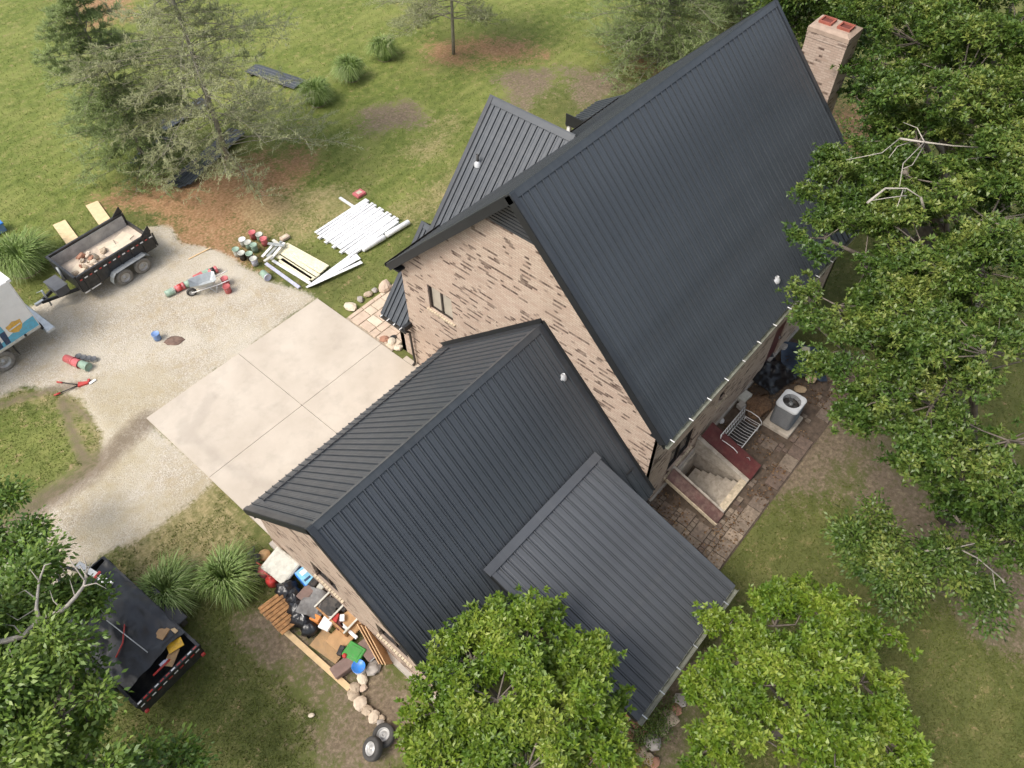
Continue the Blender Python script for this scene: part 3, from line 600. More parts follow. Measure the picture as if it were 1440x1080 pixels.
# front cross gable, entry wing and small porch roof
CX, CZ_, CF = 13.57, 8.30, -4.79; CS = 1.063
hb(wall((0, CF-.35, 0), (1, 0, 0), (0, 1, 0), CX-3.2, CX+3.2, lambda x: CZ_-.12-abs(x-CX)*CS, [], [CX]), 'cross_gable_wall', M['brick'])
slope('cross_gable_roof', (CX, CF, CZ_), (0, -1, 0), (-3.45, 0, -3.45*CS), 4.2, .26); slope('cross_gable_roof', (CX, CF, CZ_), (0, -1, 0), (3.45, 0, -3.45*CS), 4.2, .26)
ridge_cap('cross_ridge_cap', (CX, CF+.02, CZ_), (CX, -8.35, CZ_), CS, .17)
rake((CX, CF, CZ_), (CX-3.45, CF, CZ_-3.45*CS), (0, 1, 0), .2); rake((CX, CF, CZ_), (CX+3.45, CF, CZ_-3.45*CS), (0, 1, 0), .2)
EX, EZ2, EFY = 10.36, 4.76, -4.30; ES = 1.08
slope('entry_roof', (EX, EFY, EZ2), (0, -1, 0), (-2.46, 0, -2.46*ES), 1.19, .24); slope('entry_roof', (EX, EFY, EZ2), (0, -1, 0), (2.46, 0, -2.46*ES), 1.19, .24)
ridge_cap('entry_ridge_cap', (EX, EFY+.02, EZ2), (EX, -5.45, EZ2), ES, .14); rake((EX, EFY, EZ2), (EX-2.46, EFY, EZ2-2.46*ES), (0, 1, 0), .16); rake((EX, EFY, EZ2), (EX+2.46, EFY, EZ2-2.46*ES), (0, 1, 0), .16)
hb(wall((0, EFY-.3, 0), (1, 0, 0), (0, 1, 0), 8.35, 12.4, lambda x: EZ2-.12-abs(x-EX)*ES, [], [EX]), 'entry_wall', M['brick'])
hb(wall((8.35, 0, 0), (0, 1, 0), (-1, 0, 0), -5.5, EFY-.3, lambda y: 2.5), 'entry_side_wall', M['brick'])
gutter((7.84, EFY, 2.04), (7.84, -5.62, 2.04), (-1, 0, 0), 'gutter_dark', .055, 4, 'white'); hb(MB().box((8.0, -5.56, 2.2), (.34, .12, .22)), 'eave_return', M['soffit'])
ds = hb(MB().tube([(7.95, -5.58, 1.98), (8.06, -5.56, 1.85), (8.08, -5.56, .15), (7.95, -5.56, .07)], .045, 6), 'downspout', M['gutter_dark'])
slope('porch_roof', (19.1, -5.2, 5.03), (1, 0, 0), (0, 1.40, -.86), 2.25, .25)
hb(MB().box((19.08, -4.5, 4.42), (.04, 1.3, .5)), 'porch_end_board', M['soffit'])
for x in (19.2, 21.2): hb(MB().box((x, -3.95, 2.08), (.14, .14, 4.2)), 'porch_post', M['white_metal'])
# chimney
ch = hb(MB().box((21.45, -12.58, 4.95), (.96, 1.36, 10.1)), 'chimney', M['chimney'])
hb(MB().add([(21.45+sx*a_, -12.58+sy*b_, z_) for a_, b_, z_ in ((.505, .705, 9.97), (.50, .70, 10.10), (.36, .54, 10.17)) for sx, sy in ((-1, -1), (1, -1), (1, 1), (-1, 1))], [(l+i, l+(i+1) % 4, l+4+(i+1) % 4, l+4+i) for l in (0, 4) for i in range(4)]+[(8, 9, 10, 11)]), 'chimney_crown', M['concrete_cap'], ch)
hb(MB().box((21.45, -12.58, 9.86), (.99, 1.39, .16)), 'corbel', M['chimney'], ch)
for y in (-12.27, -12.90):
    q = .19; f_ = hb(MB().box((21.45-q, y, 10.20), (.05, 2*q+.05, .10)).box((21.45+q, y, 10.20), (.05, 2*q+.05, .10)).box((21.45, y-q, 10.20), (2*q-.05, .05, .10)).box((21.45, y+q, 10.20), (2*q-.05, .05, .10)), 'flue', M['flue'], ch)
    hb(MB().box((21.45, y, 10.19), (2*q-.05, 2*q-.05, .02)), 'flue_dark_plate', M['fluehole'], ch)  # flat plate painted dark in place of the flue's shaded depth
hb(MB().beam((20.86, -11.75, 9.42), (20.86, -13.4, 7.76), .16, .03, (0, -1, 1)), 'chimney_flashing', M['trim'])
# plumbing vents through the roofs
def vent(p, r=.05, h=.25, boot=.13, pm='black'):
    p = Vector(p); b = hb(MB().lathe([(boot, -.06), (boot*.98, .03), (r*1.5, .10), (r*1.1, .13)], p, 14), 'vent_boot', M['lead'])
    hb(MB().lathe([(r, 0), (r, h), (r*.8, h), (r*.8, .05)], p, 12), 'vent_pipe', M[pm], b)
def on_plane(px, py, p0, n):
    d = ray(px, py); n = np.array(n, float); t = ((np.array(p0)-CAM)@n)/(d@n); return CAM+d*t
vent(on_plane(792, 531, (0, GYR, GZR), (0, -GS, 1)), .05, .15, .105, 'lead')
vent(on_plane(1092, 394, (0, RY, RZ), (0, -1.006, 1)), .05, .15, .12, 'lead')
vent(on_plane(672, 231, (CX, 0, CZ_), (-CS, 0, 1)), .045, .38, .13, 'black')

# ================================================================== TREES
def basis(d):
    d = d/np.linalg.norm(d, axis=1, keepdims=True); r = np.where(np.abs(d[:, 2:3]) < .95, np.array([[0, 0, 1.]]), np.array([[1., 0, 0]]))
    a = np.cross(d, r); a /= np.linalg.norm(a, axis=1, keepdims=True); return d, a, np.cross(a, d)
def leaf_quads(pos, direc, roll, length, width, fold=.25, droop=.15):
    """one folded, pointed quad per leaf"""
    d, a, n = basis(direc); c, s_ = np.cos(roll)[:, None], np.sin(roll)[:, None]; a, n = a*c+n*s_, n*c-a*s_
    L = length[:, None]; Wd = width[:, None]
    V = np.stack([pos, pos+d*L*.52+a*Wd*.5+n*Wd*fold, pos+d*L-n*L*droop, pos+d*L*.48-a*Wd*.5+n*Wd*fold], 1)
    return V.reshape(-1, 3)
def sample_lobes(lobes, n, shell=.45):
    vol = np.array([l[3]*l[4]*l[5] for l in lobes])**.8; ids = RNG.choice(len(lobes), n, p=vol/vol.sum()); L = np.array(lobes)[ids]
    d = RNG.normal(size=(n, 3)); d[:, 2] += .25; d /= np.linalg.norm(d, axis=1, keepdims=True)
    r = RNG.random(n)**shell*(.75+.5*RNG.random(n)); return L[:, :3]+d*L[:, 3:6]*r[:, None], d, ids
def tree(name, label, cat, base, lobes, n_cl, leaves, lsize, lmat, bark, trunk_r=.2, spread=.28, flat_=.55, aspect=.5, group=None, rosette=False, lean=(0, 0), fork=.45, sub=5.0, subr=1.12):
    base = Vector(base); root = thing(name, label, cat, base, 0, group); lob = np.array(lobes, float)
    top = lob[np.argmax(lob[:, 2])]; ctr = lob[:, :3].mean(0); mb = MB(); B = np.array(base)
    zt = top[2]*.92; tp = []
    for i in range(7):
        t = i/6; tp.append(np.array([B[0]+(ctr[0]-B[0])*t**1.6+math.sin(t*4+B[0])*.12, B[1]+(ctr[1]-B[1])*t**1.6+math.cos(t*5)*.1, zt*t]))
    loc = lambda p: Vector(p)-base; tw = 1.0 if trunk_r > .05 else .25
    mb.tube([loc(p) for p in tp], [trunk_r*(1.25 if i == 0 else 1-.72*i/6) for i in range(7)], 9)
    subs = []; own = []
    for li, l in enumerate(lob):                          # every lobe breaks into flat sprays with gaps between them
        for q in range(max(3, int(sub*l[3]**1.7+1.5))):
            dv = RNG.normal(size=3); dv[2] = abs(dv[2])*.9-.25; dv /= np.linalg.norm(dv); rr = l[3]*.5*RNG.random()+l[3]*.6; sr = (.24+.26*RNG.random())*(.6+.4*min(1.4, l[3]))*subr
            subs.append((l[0]+dv[0]*rr, l[1]+dv[1]*rr, l[2]+dv[2]*rr*l[5]/l[3], sr*1.15, sr*1.15, sr*.42)); own.append(li)
    pos, dr_, sid = sample_lobes(subs, n_cl, .6); ids = np.array(own)[sid]; pos[:, 2] = np.maximum(pos[:, 2], .3)
    limbs = []
    for l in lob:
        k = min(5, max(1, int(6*fork*l[2]/zt+RNG.random()*.9))); s0 = tp[k]; e = l[:3]; mid = s0*.5+e*.5+np.array([RNG.normal()*.25, RNG.normal()*.25, .25])
        pts = [s0, s0*.6+mid*.4+np.array([0, 0, .1]), mid, mid*.4+e*.6, e]; limbs.append(pts); r0 = trunk_r*.42
        mb.tube([loc(p) for p in pts], [r0, r0*.8, r0*.6, r0*.45, r0*.25], 6)
    for sl, i in zip(subs, own):
        P = limbs[i]; c = np.array(sl[:3]); k = np.argmin([np.linalg.norm(c-p)+(0 if j > 1 else 9) for j, p in enumerate(P)]); s0 = P[k]; m_ = s0*.45+c*.55+RNG.normal(size=3)*.08
        mb.tube([loc(s0), loc(m_), loc(c)], [.03*tw, .02*tw, .012*tw], 4, False)
    for c, i in zip(pos, sid): s0 = np.array(subs[i][:3]); mb.tube([loc(s0), loc(c)], [.010*tw, .005*tw], 3, False)
    mb.build('trunk', bark, root)
    N_ = n_cl*leaves; C_ = np.repeat(pos, leaves, 0); D = np.repeat(dr_, leaves, 0)
    if rosette:                                           # leaves radiate from the end of every twig
        rs = 9; k = max(1, leaves//rs); tips = np.repeat(pos, k, 0)+RNG.normal(size=(n_cl*k, 3))*np.array([spread, spread, spread*flat_])
        N_ = len(tips)*rs; th = np.tile(np.arange(rs)*2.4, len(tips))+np.repeat(RNG.random(len(tips))*6, rs); el = np.tile(np.linspace(.1, 1.15, rs), len(tips))+RNG.normal(size=N_)*.15
        ax = np.repeat(np.repeat(dr_, k, 0)*.35+np.array([0, 0, 1.])+RNG.normal(size=(len(tips), 3))*.3, rs, 0); _, a, b = basis(ax); ax = ax/np.linalg.norm(ax, axis=1, keepdims=True)
        direc = (a*np.cos(th)[:, None]+b*np.sin(th)[:, None])*np.cos(el)[:, None]+ax*np.sin(el)[:, None]
        p = np.repeat(tips, rs, 0)+RNG.normal(size=(N_, 3))*.015; roll = RNG.normal(size=N_)*.3; D = np.repeat(np.repeat(dr_, k, 0), rs, 0)
    else:
        p = C_+RNG.normal(size=(N_, 3))*np.array([spread, spread, spread*flat_]); direc = (p-C_)*np.array([1.2, 1.2, .5])+RNG.normal(size=(N_, 3))*.12+D*.10+np.array([0, 0, -.03])
        roll = RNG.normal(size=N_)*.55
    L = lsize*(.65+.6*RNG.random(N_)); V = leaf_quads(p, direc, roll, L, L*aspect*(.8+.4*RNG.random(N_)))
    V[:, 2] = np.maximum(V[:, 2], .04)
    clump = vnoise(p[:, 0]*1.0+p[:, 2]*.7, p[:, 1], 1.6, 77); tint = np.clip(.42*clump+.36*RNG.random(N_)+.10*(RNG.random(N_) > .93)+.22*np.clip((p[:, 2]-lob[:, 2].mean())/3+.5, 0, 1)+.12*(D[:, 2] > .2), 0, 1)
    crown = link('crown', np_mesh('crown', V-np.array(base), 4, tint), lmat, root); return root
def LB(px, py, z, r, rz=.75): g = G(px, py, z); return (g[0], g[1], g[2], r, r, r*rz)

oakA = [LB(1140, 452, 6.8, .55), LB(1250, 400, 7.6, 1.0), LB(1255, 560, 6.8, .9), LB(1178, 430, 7.2, 1.1), LB(1215, 500, 6.8, 1.25), LB(1195, 560, 6.2, .9), LB(1290, 440, 8.0, 1.5), LB(1370, 380, 9.0, 1.6), LB(1390, 500, 8.8, 1.6), LB(1310, 570, 7.4, 1.35), LB(1420, 620, 7.6, 1.4), LB(1340, 655, 6.5, 1.15), LB(1400, 705, 6.0, 1.0), LB(1290, 630, 6.2, .9), LB(1350, 735, 5.0, .7), LB(1420, 760, 5.0, .8)]
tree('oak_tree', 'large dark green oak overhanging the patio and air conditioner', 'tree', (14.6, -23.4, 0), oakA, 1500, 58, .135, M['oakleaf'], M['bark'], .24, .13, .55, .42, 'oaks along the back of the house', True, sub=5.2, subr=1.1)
oakL = [LB(1215, 765, 3.4, .62, .5), LB(1270, 790, 3.5, .75, .5), LB(1330, 815, 3.4, .75, .5), LB(1385, 850, 3.0, .55, .5), LB(1250, 830, 3.0, .5, .5), LB(1235, 735, 3.2, .4, .5)]
tree('oak_sapling', 'low spreading oak branches over the shaded back lawn', 'tree', (12.6, -24.9, 0), oakL, 260, 48, .12, M['oakleaf'], M['bark'], .09, .2, .45, .5)
oakB = [LB(1210, 240, 7.8, .85), LB(1208, 300, 7.8, .9), LB(1238, 180, 8.2, .75), LB(1265, 270, 8.4, 1.1), LB(1182, 265, 7.8, 1.1), LB(1160, 335, 7.6, .95), LB(1235, 215, 8.2, 1.0), LB(1235, 300, 8.0, 1.2), LB(1215, 375, 7.4, 1.1), LB(1300, 350, 8.6, 1.4), LB(1330, 260, 9.2, 1.4), LB(1390, 310, 9.6, 1.6), LB(1290, 200, 9.0, 1.3), LB(1420, 220, 10, 1.6)]
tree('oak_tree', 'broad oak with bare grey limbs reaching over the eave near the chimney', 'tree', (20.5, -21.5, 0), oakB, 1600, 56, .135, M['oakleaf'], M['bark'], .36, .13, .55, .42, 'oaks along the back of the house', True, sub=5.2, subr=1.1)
oakC = [LB(1230, 85, 9.0, 1.4), LB(1215, 150, 8.0, .9), LB(1290, 60, 10, 1.8), LB(1350, 120, 10.5, 1.8), LB(1420, 60, 11, 2.0), LB(1270, 140, 9.5, 1.2), LB(1400, 150, 10.5, 1.6), LB(1330, 10, 11, 2.0), LB(1430, -20, 11, 2.2), LB(1240, 10, 9.5, 1.6)]
tree('oak_tree', 'tall yellowish green oak standing past the chimney', 'tree', (27.0, -17.5, 0), oakC, 1200, 54, .15, M['oakleaf'], M['bark'], .38, .15, .55, .42, 'oaks along the back of the house', True, sub=5.2, subr=1.1)
oakD = [LB(1120, 25, 6.5, 1.5), LB(1165, 5, 7.5, 1.8), LB(1190, 60, 6, 1.3), LB(1110, -30, 8, 2.2), LB(1200, -30, 9, 2.2), LB(1060, -20, 6, 1.2)]
tree('oak_tree', 'pale green oak behind the gable end of the main roof', 'tree', (33.0, -9.0, 0), oakD, 600, 46, .17, M['oakleaf'], M['bark'], .3, .32, .5, .52, 'oaks along the back of the house')
oakE = [LB(1250, 190, 3.5, 2.0), LB(1300, 260, 3.5, 2.0), LB(1380, 420, 3, 2.0), LB(1240, 250, 2.5, 1.5), LB(1440, 350, 4, 2.2), LB(1380, 200, 4, 2.2), LB(1200, 110, 3, 1.5)]
tree('understorey_tree', 'dark shrubby understorey tree growing in the shade beneath the oaks', 'tree', (26, -19.5, 0), oakE, 150, 50, .16, M['oakleaf'], M['bark'], .16, .35, .6, .5)
off1 = [(9, -30.5, 9.5, 2.6, 2.6, 2.0), (13, -29.5, 9.0, 2.6, 2.6, 2.0), (6, -31, 8.5, 2.2, 2.2, 1.8), (11, -32.5, 11, 2.8, 2.8, 2.2), (15.5, -28, 8, 2.2, 2.2, 1.8)]
off1 += [(12, -27.2, 7, 1.7, 1.7, 1.3), (14, -26.5, 6.5, 1.6, 1.6, 1.3)]  # extra crown lobes outside the frame, added to shade the back lawn
tree('oak_tree', 'tall oak rising at the dark edge of the shaded back lawn', 'tree', (11, -32, 0), off1, 500, 40, .24, M['oakleaf'], M['bark'], .4, .25, .5, .52, 'oaks along the back of the house', sub=4)
mg1 = [LB(740, 905, 4.3, .95), LB(665, 930, 4.0, .95), LB(810, 940, 4.2, .85), LB(700, 985, 4.8, 1.1), LB(790, 1015, 4.8, 1.0), LB(620, 1000, 3.8, .85), LB(605, 1055, 3.4, .6), LB(680, 1060, 4.6, 1.0), LB(850, 985, 3.8, .45), LB(760, 855, 3.9, .42), LB(700, 862, 3.6, .42), LB(840, 1060, 4.4, .7), LB(640, 1090, 3.8, .8), LB(740, 1085, 5.0, 1.0), LB(640, 910, 3.6, .4)]
tree('magnolia_tree', 'bright yellow green glossy leaved tree between garage and lean-to', 'tree', (.6, -17.6, 0), mg1, 1250, 45, .14, M['brightleaf'], M['bark'], .15, .11, .6, .42, 'glossy leaved trees by the lean-to', True, sub=11, subr=.82)
mg2 = [LB(1090, 880, 3.7, .85), LB(1040, 930, 3.8, .8), LB(1010, 990, 3.6, .7), LB(1170, 890, 3.8, .85), LB(1120, 960, 4.6, 1.1), LB(1210, 960, 4.0, .9), LB(1060, 1030, 4.4, .9), LB(1160, 1040, 4.6, 1.0), LB(1240, 1040, 3.8, .75), LB(1130, 840, 3.2, .5), LB(1230, 895, 3.2, .5), LB(1020, 880, 2.9, .45), LB(990, 1060, 3.2, .6), LB(1270, 1075, 3.2, .5), LB(1100, 1090, 4.4, .9), LB(1200, 1090, 4.2, .8)]
tree('magnolia_tree', 'bright green glossy leaved tree on the lawn beyond the lean-to gutter', 'tree', (5.4, -22.4, 0), mg2, 1250, 45, .14, M['brightleaf'], M['bark'], .15, .11, .6, .42, 'glossy leaved trees by the lean-to', True, sub=11, subr=.82)
ll = [LB(5, 760, 3.2, .75), LB(45, 800, 3.6, .6), LB(10, 860, 4.4, .85), LB(75, 850, 3.4, .42), LB(125, 838, 2.8, .26), LB(30, 940, 5.0, .9), LB(0, 1020, 5.2, 1.0), LB(85, 935, 4.2, .5), LB(90, 1005, 4.6, .65), LB(130, 1020, 3.6, .4), LB(120, 1075, 4.0, .6), LB(195, 1075, 3.2, .35), LB(250, 1080, 2.6, .24), LB(-5, 715, 2.6, .45), LB(35, 745, 2.6, .3), LB(120, 960, 3.0, .26), LB(-60, 900, 5, 1.2)]
tree('hickory_tree', 'broad leaved dark green tree hanging over the covered black trailer', 'tree', (-7.3, -9.6, 0), ll, 950, 38, .145, M['broadleaf'], M['bark'], .22, .2, .5, .5)
# dead silver branch standing clear of that tree
db = thing('dead_branch', 'bare silvery dead branch forking above the broad leaved tree', 'branch', G3(20, 960, 2.0))
mb = MB(); o = db.location
def dz(pts, r0, r1, z=5.1, n=6):
    p = [G3(x, y, z+.08*math.sin(i*1.7))-o for i, (x, y) in enumerate(pts)]; mb.tube(p, [r0+(r1-r0)*i/(len(p)-1) for i in range(len(p))], n)
dz([(-40, 912), (0, 903), (33, 895), (55, 871), (89, 858), (106, 840), (118, 824), (123, 798)], .085, .03)
dz([(55, 871), (51, 856), (52, 843), (55, 817), (63, 795), (72, 792)], .05, .014)
for q in ([(123, 812), (112, 795), (105, 800)], [(122, 805), (128, 790)], [(118, 824), (135, 820), (150, 828)], [(89, 858), (75, 845), (70, 830)], [(52, 843), (35, 830), (20, 838)], [(52, 855), (25, 872), (8, 862)], [(106, 840), (98, 815)], [(10, 905), (18, 925)], [(55, 817), (42, 800)], [(122, 798), (118, 783)], [(124, 800), (138, 785)], [(33, 895), (20, 880), (0, 878)], [(118, 815), (100, 790), (95, 778)]): dz(q, .02, .005, 5.1, 4)
mb.tube([G3(-60, 930, 4.2)-o, G3(-50, 918, 4.7)-o, G3(-40, 912, 5.1)-o], [.09, .088, .085], 6); mb.build('limb', M['deadwood'], db)
# bare grey limbs showing through the big oak
for k, (pts, z, lab) in enumerate((([[(1265, 195), (1300, 200), (1340, 205), (1390, 208)], [(1300, 200), (1290, 180), (1270, 172)], [(1300, 200), (1270, 230), (1265, 262)], [(1265, 195), (1240, 215), (1190, 225)], [(1300, 204), (1283, 232), (1268, 238)], [(1285, 198), (1262, 206), (1250, 222)]], 10.0, 'bare forked grey limb showing above the oak by the chimney'),
                                   ([[(1220, 285), (1245, 265), (1275, 265), (1295, 278)], [(1275, 275), (1250, 278), (1225, 282)], [(1270, 267), (1262, 290)]], 9.6, 'short bare grey limb lying across the oak foliage'),
                                   ([[(1300, 775), (1345, 770), (1375, 785), (1410, 815)], [(1345, 770), (1380, 762), (1440, 740)], [(1375, 785), (1372, 808)], [(1395, 800), (1400, 830)]], 3.6, 'bare grey limb above the shaded earth beneath the oak'))):
    c = G3(*pts[0][0], z); t_ = thing('bare_limb', lab, 'branch', c, 0); mb = MB()
    for j, q in enumerate(pts):
        p = [G3(x, y, z+.1*math.sin(i+j))-c for i, (x, y) in enumerate(q)]; r0 = .035 if j == 0 else .018; mb.tube(p, [r0*(1-.6*i/(len(p)-1)) for i in range(len(p))], 5)
    if k: mb.tube([G3(*pts[0][-1], z)-c, G3(*pts[0][-1], z)-c+Vector((.8, -.4, -1.2))], [.03, .04], 5)
    mb.build('limb', M['deadwood'], t_)

def pine(name, label, base, h, r, mat, dens=1.0, low=.12, bare=.3, group='pines on the front lawn', nl=.13, sparse_top=False):
    base = Vector(base); root = thing(name, label, 'tree', base, 0, group); mb = MB(); rng = np.random.default_rng(int(abs(base.x*100)))
    mb.tube([(math.sin(t*5)*.08, math.cos(t*4)*.08-.08, h*t) for t in np.linspace(0, 1, 8)], [.08*(1-.85*t)*h/9+.01 for t in np.linspace(0, 1, 8)], 8)
    tips = []; z = h*low
    while z < h*.985:
        f = z/h; L = r*min(1.0, (1-f)**.6*1.3)*(.75+.3*rng.random())
        for k in range(rng.integers(5, 8)):
            a = rng.random()*6.283; l_ = L*(.6+.5*rng.random()); rise = .10+.35*f; bpts = []
            for t in np.linspace(0, 1, 5): bpts.append(np.array([math.cos(a)*l_*t, math.sin(a)*l_*t, z+l_*t*rise-l_*.22*t*t]))
            mb.tube(bpts, [.03*(1-f*.5), .022, .016, .010, .005], 4, False)
            for s in range(int(11*dens*(.4+l_/r))):
                t = rng.uniform(bare if f < .4 else .12, 1.0); i = min(3, int(t*4)); p0 = bpts[i]+(bpts[i+1]-bpts[i])*(t*4-i); aa = a+rng.normal()*1.1; sl = (.25+.5*rng.random())*l_*.42
                p1 = p0+np.array([math.cos(aa)*sl, math.sin(aa)*sl, sl*.1]); mb.tube([p0, p1], [.008, .004], 3, False); tips.append((p0, p1))
        z += h*.028+.10*rng.random()
    mb.build('trunk', M['pinebark'], root)
    T = np.array(tips); k = 22; n = len(T)*k; u = .25+.8*rng.random(n); P = np.repeat(T[:, 0], k, 0)+(np.repeat(T[:, 1], k, 0)-np.repeat(T[:, 0], k, 0))*u[:, None]+rng.normal(size=(n, 3))*.03
    D = np.repeat(T[:, 1]-T[:, 0], k, 0); D /= np.linalg.norm(D, axis=1, keepdims=True)+1e-9; D = D*.8+rng.normal(size=(n, 3))*.55+np.array([0, 0, .25])
    d, a, b = basis(D); L = (nl*(.7+.6*rng.random(n)))[:, None]; V = np.stack([P-a*.016, P+a*.016, P+d*L], 1).reshape(-1, 3)
    tint = np.clip(.55*rng.random(n)+.45*np.repeat(rng.random(len(T)), k), 0, 1)
    link('crown', np_mesh('crown', V, 3, tint), mat, root); return root
pine('pine_tree', 'airy grey green pine with bare lower branches over stacked roofing sheets', G3(326, 241), 14.0, 4.9, M['needle'], 1.75, .10, .22, nl=.17)
pine('pine_tree', 'smaller dense bluish pine beside the airy pine', G3(207, 235), 9.2, 3.1, M['needle_dark'], 2.1, .06, .12, nl=.16)
pine('pine_tree', 'pale pine with tall bare trunk ringed by orange earth', G3(638, 76), 10.0, 4.0, M['needle'], 1.5, .20, .35, nl=.16)
pine('pine_tree', 'dark dense pine rising behind the main roof ridge', G3(925, 92), 10.0, 4.4, M['needle_dark'], 2.6, .05, .12, nl=.17)
pine('pine_tree', 'dark evergreen trunk and boughs at the far corner of the roof', G3(1035, 20), 11.0, 3.8, M['needle_dark'], 2.4, .04, .12, nl=.17)

def grass_clump(name, label, px, py, r, h, n, group):
    b = G3(px, py); o = thing(name, label, 'ornamental grass', b, 0, group); rng = np.random.default_rng(px*7+py); V = []; tint = []
    for i in range(n):
        a = rng.random()*6.283; r0 = r*.34*rng.random()**.5; lp = 1+.22*math.sin(a+px)+.15*math.sin(3*a+py); hh = h*(.45+.6*rng.random()); out = r*(.2+.85*rng.random())*lp; w = .014+.012*rng.random(); q = rng.normal()*.5
        p = []
        for t in np.linspace(0, 1, 5):
            rr = r0+(out-r0)*t**1.5; p.append(np.array([math.cos(a+q*t*.5)*rr, math.sin(a+q*t*.5)*rr, hh*(1-(1-t)**2)*1.0-hh*.55*t**3]))
        sd_ = np.array([-math.sin(a), math.cos(a), 0])*w; tt = rng.random()
        for j in range(4):
            w0, w1 = (1-.2*j), (1-.2*(j+1)) if j < 3 else .05; V += [p[j]-sd_*w0, p[j]+sd_*w0, p[j+1]+sd_*w1, p[j+1]-sd_*w1]; tint.append(min(1, tt*.8+.06*j))
    link('blades', np_mesh('blades', np.array(V), 4, np.array(tint)), M['blade'], o)
    MB().lathe([(r*.36, 0), (r*.3, .08), (.02, .16)], (0, 0, -.03), 12).build('crown_base', M['mulch'], o)
grass_clump('grass_clump', 'wide fountain grass clump next to the covered black trailer', 240, 842, 1.15, 1.3, 1700, 'fountain grass clumps')
grass_clump('grass_clump', 'wide fountain grass clump touching the junk pile', 322, 823, 1.15, 1.3, 1700, 'fountain grass clumps')
grass_clump('grass_clump', 'big fountain grass clump behind the dump trailer hitch', 38, 378, 1.7, 1.6, 2200, 'fountain grass clumps')
grass_clump('grass_clump', 'small grass clump closest to the stacked roofing sheets', 447, 145, 1.15, 1.5, 1500, 'grass clumps in a row on the lawn')
grass_clump('grass_clump', 'middle small grass clump of the three in a row', 495, 110, 1.15, 1.5, 1500, 'grass clumps in a row on the lawn')
grass_clump('grass_clump', 'small grass clump closest to the bare trunked pine', 541, 82, 1.08, 1.45, 1300, 'grass clumps in a row on the lawn')

# lawn blades: nobody could count them
def lawn():
    n = 330000; d = RNG.random(n)
    px = RNG.uniform(-60, 1500, n); py = RNG.uniform(-60, 1140, n); dd = FW[None]+RT[None]*((px-PW/2)/F_PX)[:, None]-UP[None]*((py-PH/2)/F_PX)[:, None]
    P = CAM+dd*(-CAM[2]/dd[:, 2])[:, None]; x, y = P[:, 0], P[:, 1]; g, dt, st, mu, lu, kb = masks(x, y)
    inside = ((x > -.4) & (x < 21.5) & (y > -16.0) & (y < -5.2)) | ((x > -.05) & (x < 8.2) & (y > -8) & (y < .05)) | ((x > 8.0) & (x < 18.5) & (y > -18.55+.12*np.sin(x*7)) & (y < -15)) | ((x > 2) & (x < 7.3) & (y > -19.5) & (y < -15)) | ((x > 7.9) & (x < 11.3) & (y > -5.5) & (y < -1.4))
    bare = np.maximum.reduce([g*1.4, dt*1.15, mu*1.3, st*.7])+(fbm(x, y, 1.3, 81)-.5)*.8
    k = ~inside & (bare < .45); P = P[k]; n = len(P); x, y = P[:, 0], P[:, 1]
    P[:, 2] = hz(x, y)-.005; h = (.035+.05*RNG.random(n)); a = RNG.random(n)*6.283; ln = RNG.normal(size=(n, 2))*.6
    w = .011+.010*RNG.random(n); sd_ = np.stack([np.cos(a)*w, np.sin(a)*w, np.zeros(n)], 1); tip = np.stack([ln[:, 0]*h, ln[:, 1]*h, h], 1)
    V = np.stack([P-sd_, P+sd_, P+tip], 1).reshape(-1, 3)
    tint = np.clip(.42+.6*(fbm(x, y, .45, 91)-.35)+.35*(RNG.random(n)-.5)-.30*masks(x, y)[4], 0, 1)
    o = link('lawn_grass', np_mesh('lawn_grass', V, 3, tint), M['lawnblade']); tag(o, 'short mown grass covering the yard around the house', 'grass', kind='stuff')
lawn()

# ================================================================== small builders
def blob(r, seed, amp=.25, nu=14, nv=9, fq=2.2, sq=(1, 1, 1)):
    mb = MB(); vs = []
    for j in range(nv+1):
        ph = math.pi*j/nv-math.pi/2
        for i in range(nu):
            th = 2*math.pi*i/nu; d = (math.cos(ph)*math.cos(th), math.cos(ph)*math.sin(th), math.sin(ph))
            k = 1+amp*(float(fbm(np.array(d[0]*fq+seed*3.1), np.array(d[1]*fq+d[2]*2.3), 1.0, seed % 40+100, 3))-.5)*2
            vs.append((d[0]*r*sq[0]*k, d[1]*r*sq[1]*k, d[2]*r*sq[2]*k))
    fs = [(j*nu+i, j*nu+(i+1) % nu, (j+1)*nu+(i+1) % nu, (j+1)*nu+i) for j in range(nv) for i in range(nu)]
    return mb.add(vs, fs, True)
def rock(name, label, cat, px, py, r, mat, seed, z=None, sq=(1.15, .9, .6), group=None):
    g = G3(px, py, 0); mb = blob(r, seed, .35, 9, 6, 1.6, sq); mb.sm = [False]*len(mb.f)
    o = mb.build(name, M[mat], None, (g.x, g.y, (r*sq[2]*.55 if z is None else z)), (0, 0, seed*1.7)); return tag(o, label, cat, group)
def sheet(w, h, n, amp, seed, base=None, fq=1.6, edge=0.0):
    xs_ = np.linspace(-w/2, w/2, n); ys_ = np.linspace(-h/2, h/2, n); X, Y = np.meshgrid(xs_, ys_, indexing='ij')
    Zs = amp*(fbm(X+seed, Y, fq, 120+seed, 4)*1.4-.3); Zs = np.maximum(Zs, 0)+.01
    if base is not None: Zs = Zs+base(X, Y)
    wob = (fbm(X, Y+seed, 1.2, 140+seed)-.5)*.3; X2 = X*(1+wob*.5); Y2 = Y*(1-wob*.5)
    mb = MB(); mb.add(np.stack([X2.ravel(), Y2.ravel(), Zs.ravel()], 1).tolist(), [(i*n+j, (i+1)*n+j, (i+1)*n+j+1, i*n+j+1) for i in range(n-1) for j in range(n-1)], True); return mb
